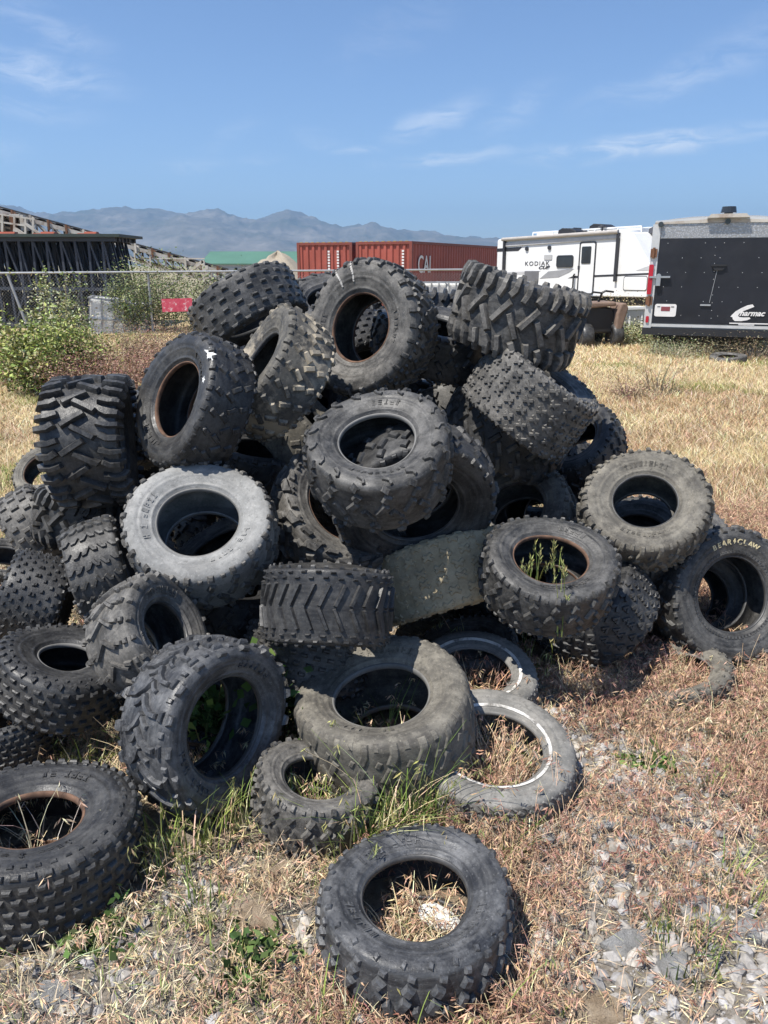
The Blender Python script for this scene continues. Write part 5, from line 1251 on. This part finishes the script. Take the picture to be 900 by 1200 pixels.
c1 = t.ramp(t.noise(1.2, 10, .7, vec=mp.outputs[0]), [(.34, (.06,.07,.045,1)), (.5, (.12,.11,.085,1)), (.68, (.22,.195,.16,1))])
t.set(c1, .95, 0, .1)
ridge('mountains', 4200, [(-260,290),(-120,275),(-40,272),(5,264),(40,255),(75,258),(110,262),(150,263),(190,261),(225,258),(255,254),(280,259),(310,262),(345,261),(380,267),(420,271),(445,276),(480,279),(520,284),(570,288),(640,296),(760,305)], 1500, t.m, 1.7)
ridge('hills', 4600, [(330,300),(400,284),(430,278),(455,276),(490,277),(520,281),(560,284),(600,287),(700,288),(820,289),(950,288),(1100,290)], 900, t.m, 6.1)
# ------------------------------------------------------------------ air
mb = MB(); mb.box((0, 2650, 168), (11000, 5900, 378)); 
hz = NT('air'); nt_ = hz.t; nt_.nodes.remove(hz.b); pv = nt_.nodes.new('ShaderNodeVolumePrincipled'); pv.inputs['Color'].default_value = (.42, .68, 1.0, 1); pv.inputs['Density'].default_value = .00024; pv.inputs['Anisotropy'].default_value = .2
nt_.links.new(pv.outputs[0], nt_.nodes['Material Output'].inputs['Volume'])
o = mb.build('haze', hz.m); tag(o, kind='stuff')
# ------------------------------------------------------------------ light and sky
SUN_DIR = Vector((-.38, -.26, .89)).normalized()
sd = bpy.data.lights.new('sun', 'SUN'); sd.energy = 5.0; sd.angle = R_(.53); sd.color = (1, .955, .88)
so = bpy.data.objects.new('sun', sd); COL.objects.link(so)
so.rotation_euler = SUN_DIR.to_track_quat('Z', 'Y').to_euler(); so.location = (0, 0, 30)
w = bpy.data.worlds.new('World'); scn.world = w; w.use_nodes = True
nt = w.node_tree; bg = nt.nodes['Background']
sky = nt.nodes.new('ShaderNodeTexSky'); sky.sky_type = 'NISHITA'; sky.sun_disc = False
sky.sun_elevation = math.asin(SUN_DIR.z); sky.sun_rotation = math.atan2(SUN_DIR.x, SUN_DIR.y)
sky.altitude = 1300; sky.air_density = 1.0; sky.dust_density = 1.3; sky.ozone_density = 1.6
L_ = nt.links.new
def wn(kind, **kw):
    nd = nt.nodes.new(kind)
    for k, v in kw.items():
        if k.startswith('i_'): nd.inputs[int(k[2:])].default_value = v
        else: setattr(nd, k, v)
    return nd
tint = wn('ShaderNodeMix', data_type='RGBA', blend_type='MULTIPLY'); tint.inputs[0].default_value = 1; tint.inputs[7].default_value = (.89, 1.0, 1.16, 1); L_(sky.outputs[0], tint.inputs[6])
# wisps of high cloud, fixed to compass direction and elevation
tc = wn('ShaderNodeTexCoord'); sx = wn('ShaderNodeSeparateXYZ'); L_(tc.outputs['Generated'], sx.inputs[0])
az = wn('ShaderNodeMath', operation='ARCTAN2'); L_(sx.outputs[0], az.inputs[0]); L_(sx.outputs[1], az.inputs[1])
el = wn('ShaderNodeMath', operation='ARCSINE'); L_(sx.outputs[2], el.inputs[0])
ae = wn('ShaderNodeCombineXYZ'); L_(az.outputs[0], ae.inputs[0]); L_(el.outputs[0], ae.inputs[1])
warp_ = wn('ShaderNodeTexNoise'); warp_.inputs['Scale'].default_value = 9; warp_.inputs['Detail'].default_value = 6; L_(ae.outputs[0], warp_.inputs['Vector'])
wv = wn('ShaderNodeVectorMath', operation='MULTIPLY_ADD'); L_(warp_.outputs['Color'], wv.inputs[0]); wv.inputs[1].default_value = (.09, .035, 0); L_(ae.outputs[0], wv.inputs[2])
wv2 = wn('ShaderNodeVectorMath', operation='SUBTRACT'); L_(wv.outputs[0], wv2.inputs[0]); wv2.inputs[1].default_value = (.045, .0175, 0)
total = None
for px, py, ln, th, an, st in ((45,82,75,20,8,.55), (760,172,115,13,-3,.95), (690,176,50,10,0,.7), (505,140,42,16,-24,.55), (528,188,66,8,-4,.6), (420,180,24,5,0,.5), (600,130,45,20,-28,.25), (800,92,75,18,-12,.35), (222,195,38,8,-4,.35), (370,165,30,14,10,.22), (45,25,60,20,14,.30), (8,172,22,14,0,.25), (305,187,20,6,0,.25), (270,160,30,10,-30,.15), (460,40,60,25,-20,.12), (35,125,60,12,4,.25), (870,60,60,25,-20,.18)):
    r_ = ray(px, py).normalized(); a0 = math.atan2(r_.x, r_.y); e0 = math.asin(r_.z)
    mp_ = wn('ShaderNodeMapping', vector_type='TEXTURE'); L_(wv2.outputs[0], mp_.inputs[0])
    mp_.inputs[1].default_value = (a0, e0, 0); mp_.inputs[2].default_value = (0, 0, R_(-an)); mp_.inputs[3].default_value = (ln/FPX*1.7, th/FPX*1.3, 1)
    le = wn('ShaderNodeVectorMath', operation='LENGTH'); L_(mp_.outputs[0], le.inputs[0])
    mr_ = wn('ShaderNodeMapRange', interpolation_type='SMOOTHSTEP'); L_(le.outputs['Value'], mr_.inputs[0]); mr_.inputs[1].default_value = 0; mr_.inputs[2].default_value = 1; mr_.inputs[3].default_value = st*.8; mr_.inputs[4].default_value = 0
    if total is None: total = mr_.outputs[0]
    else:
        mx = wn('ShaderNodeMath', operation='MAXIMUM'); L_(total, mx.inputs[0]); L_(mr_.outputs[0], mx.inputs[1]); total = mx.outputs[0]
stv = wn('ShaderNodeMapping'); stv.inputs[2].default_value = (0, 0, R_(12)); stv.inputs[3].default_value = (14, 60, 1); L_(wv2.outputs[0], stv.inputs[0])
sn_ = wn('ShaderNodeTexNoise'); sn_.inputs['Scale'].default_value = 1.0; sn_.inputs['Detail'].default_value = 9; sn_.inputs['Roughness'].default_value = .68; sn_.inputs['Distortion'].default_value = .7; L_(stv.outputs[0], sn_.inputs['Vector'])
sr = wn('ShaderNodeMapRange', interpolation_type='SMOOTHSTEP'); L_(sn_.outputs[0], sr.inputs[0]); sr.inputs[1].default_value = .34; sr.inputs[2].default_value = .70
cm = wn('ShaderNodeMath', operation='MULTIPLY'); L_(total, cm.inputs[0]); L_(sr.outputs[0], cm.inputs[1])
cl_ = wn('ShaderNodeMix', data_type='RGBA'); L_(cm.outputs[0], cl_.inputs[0]); L_(tint.outputs[2], cl_.inputs[6]); cl_.inputs[7].default_value = (8.4, 8.7, 9.1, 1)
L_(cl_.outputs[2], bg.inputs[0]); bg.inputs[1].default_value = .098
vs = scn.view_settings
scn.display_settings.display_device = 'sRGB'
vs.view_transform = 'Standard'; vs.look = 'None'; vs.exposure = .5; vs.gamma = 1; vs.use_curve_mapping = False
scn.cycles.max_bounces = 6; scn.cycles.diffuse_bounces = 1; scn.cycles.glossy_bounces = 2; scn.cycles.transparent_max_bounces = 6
scn.cycles.use_denoising = True
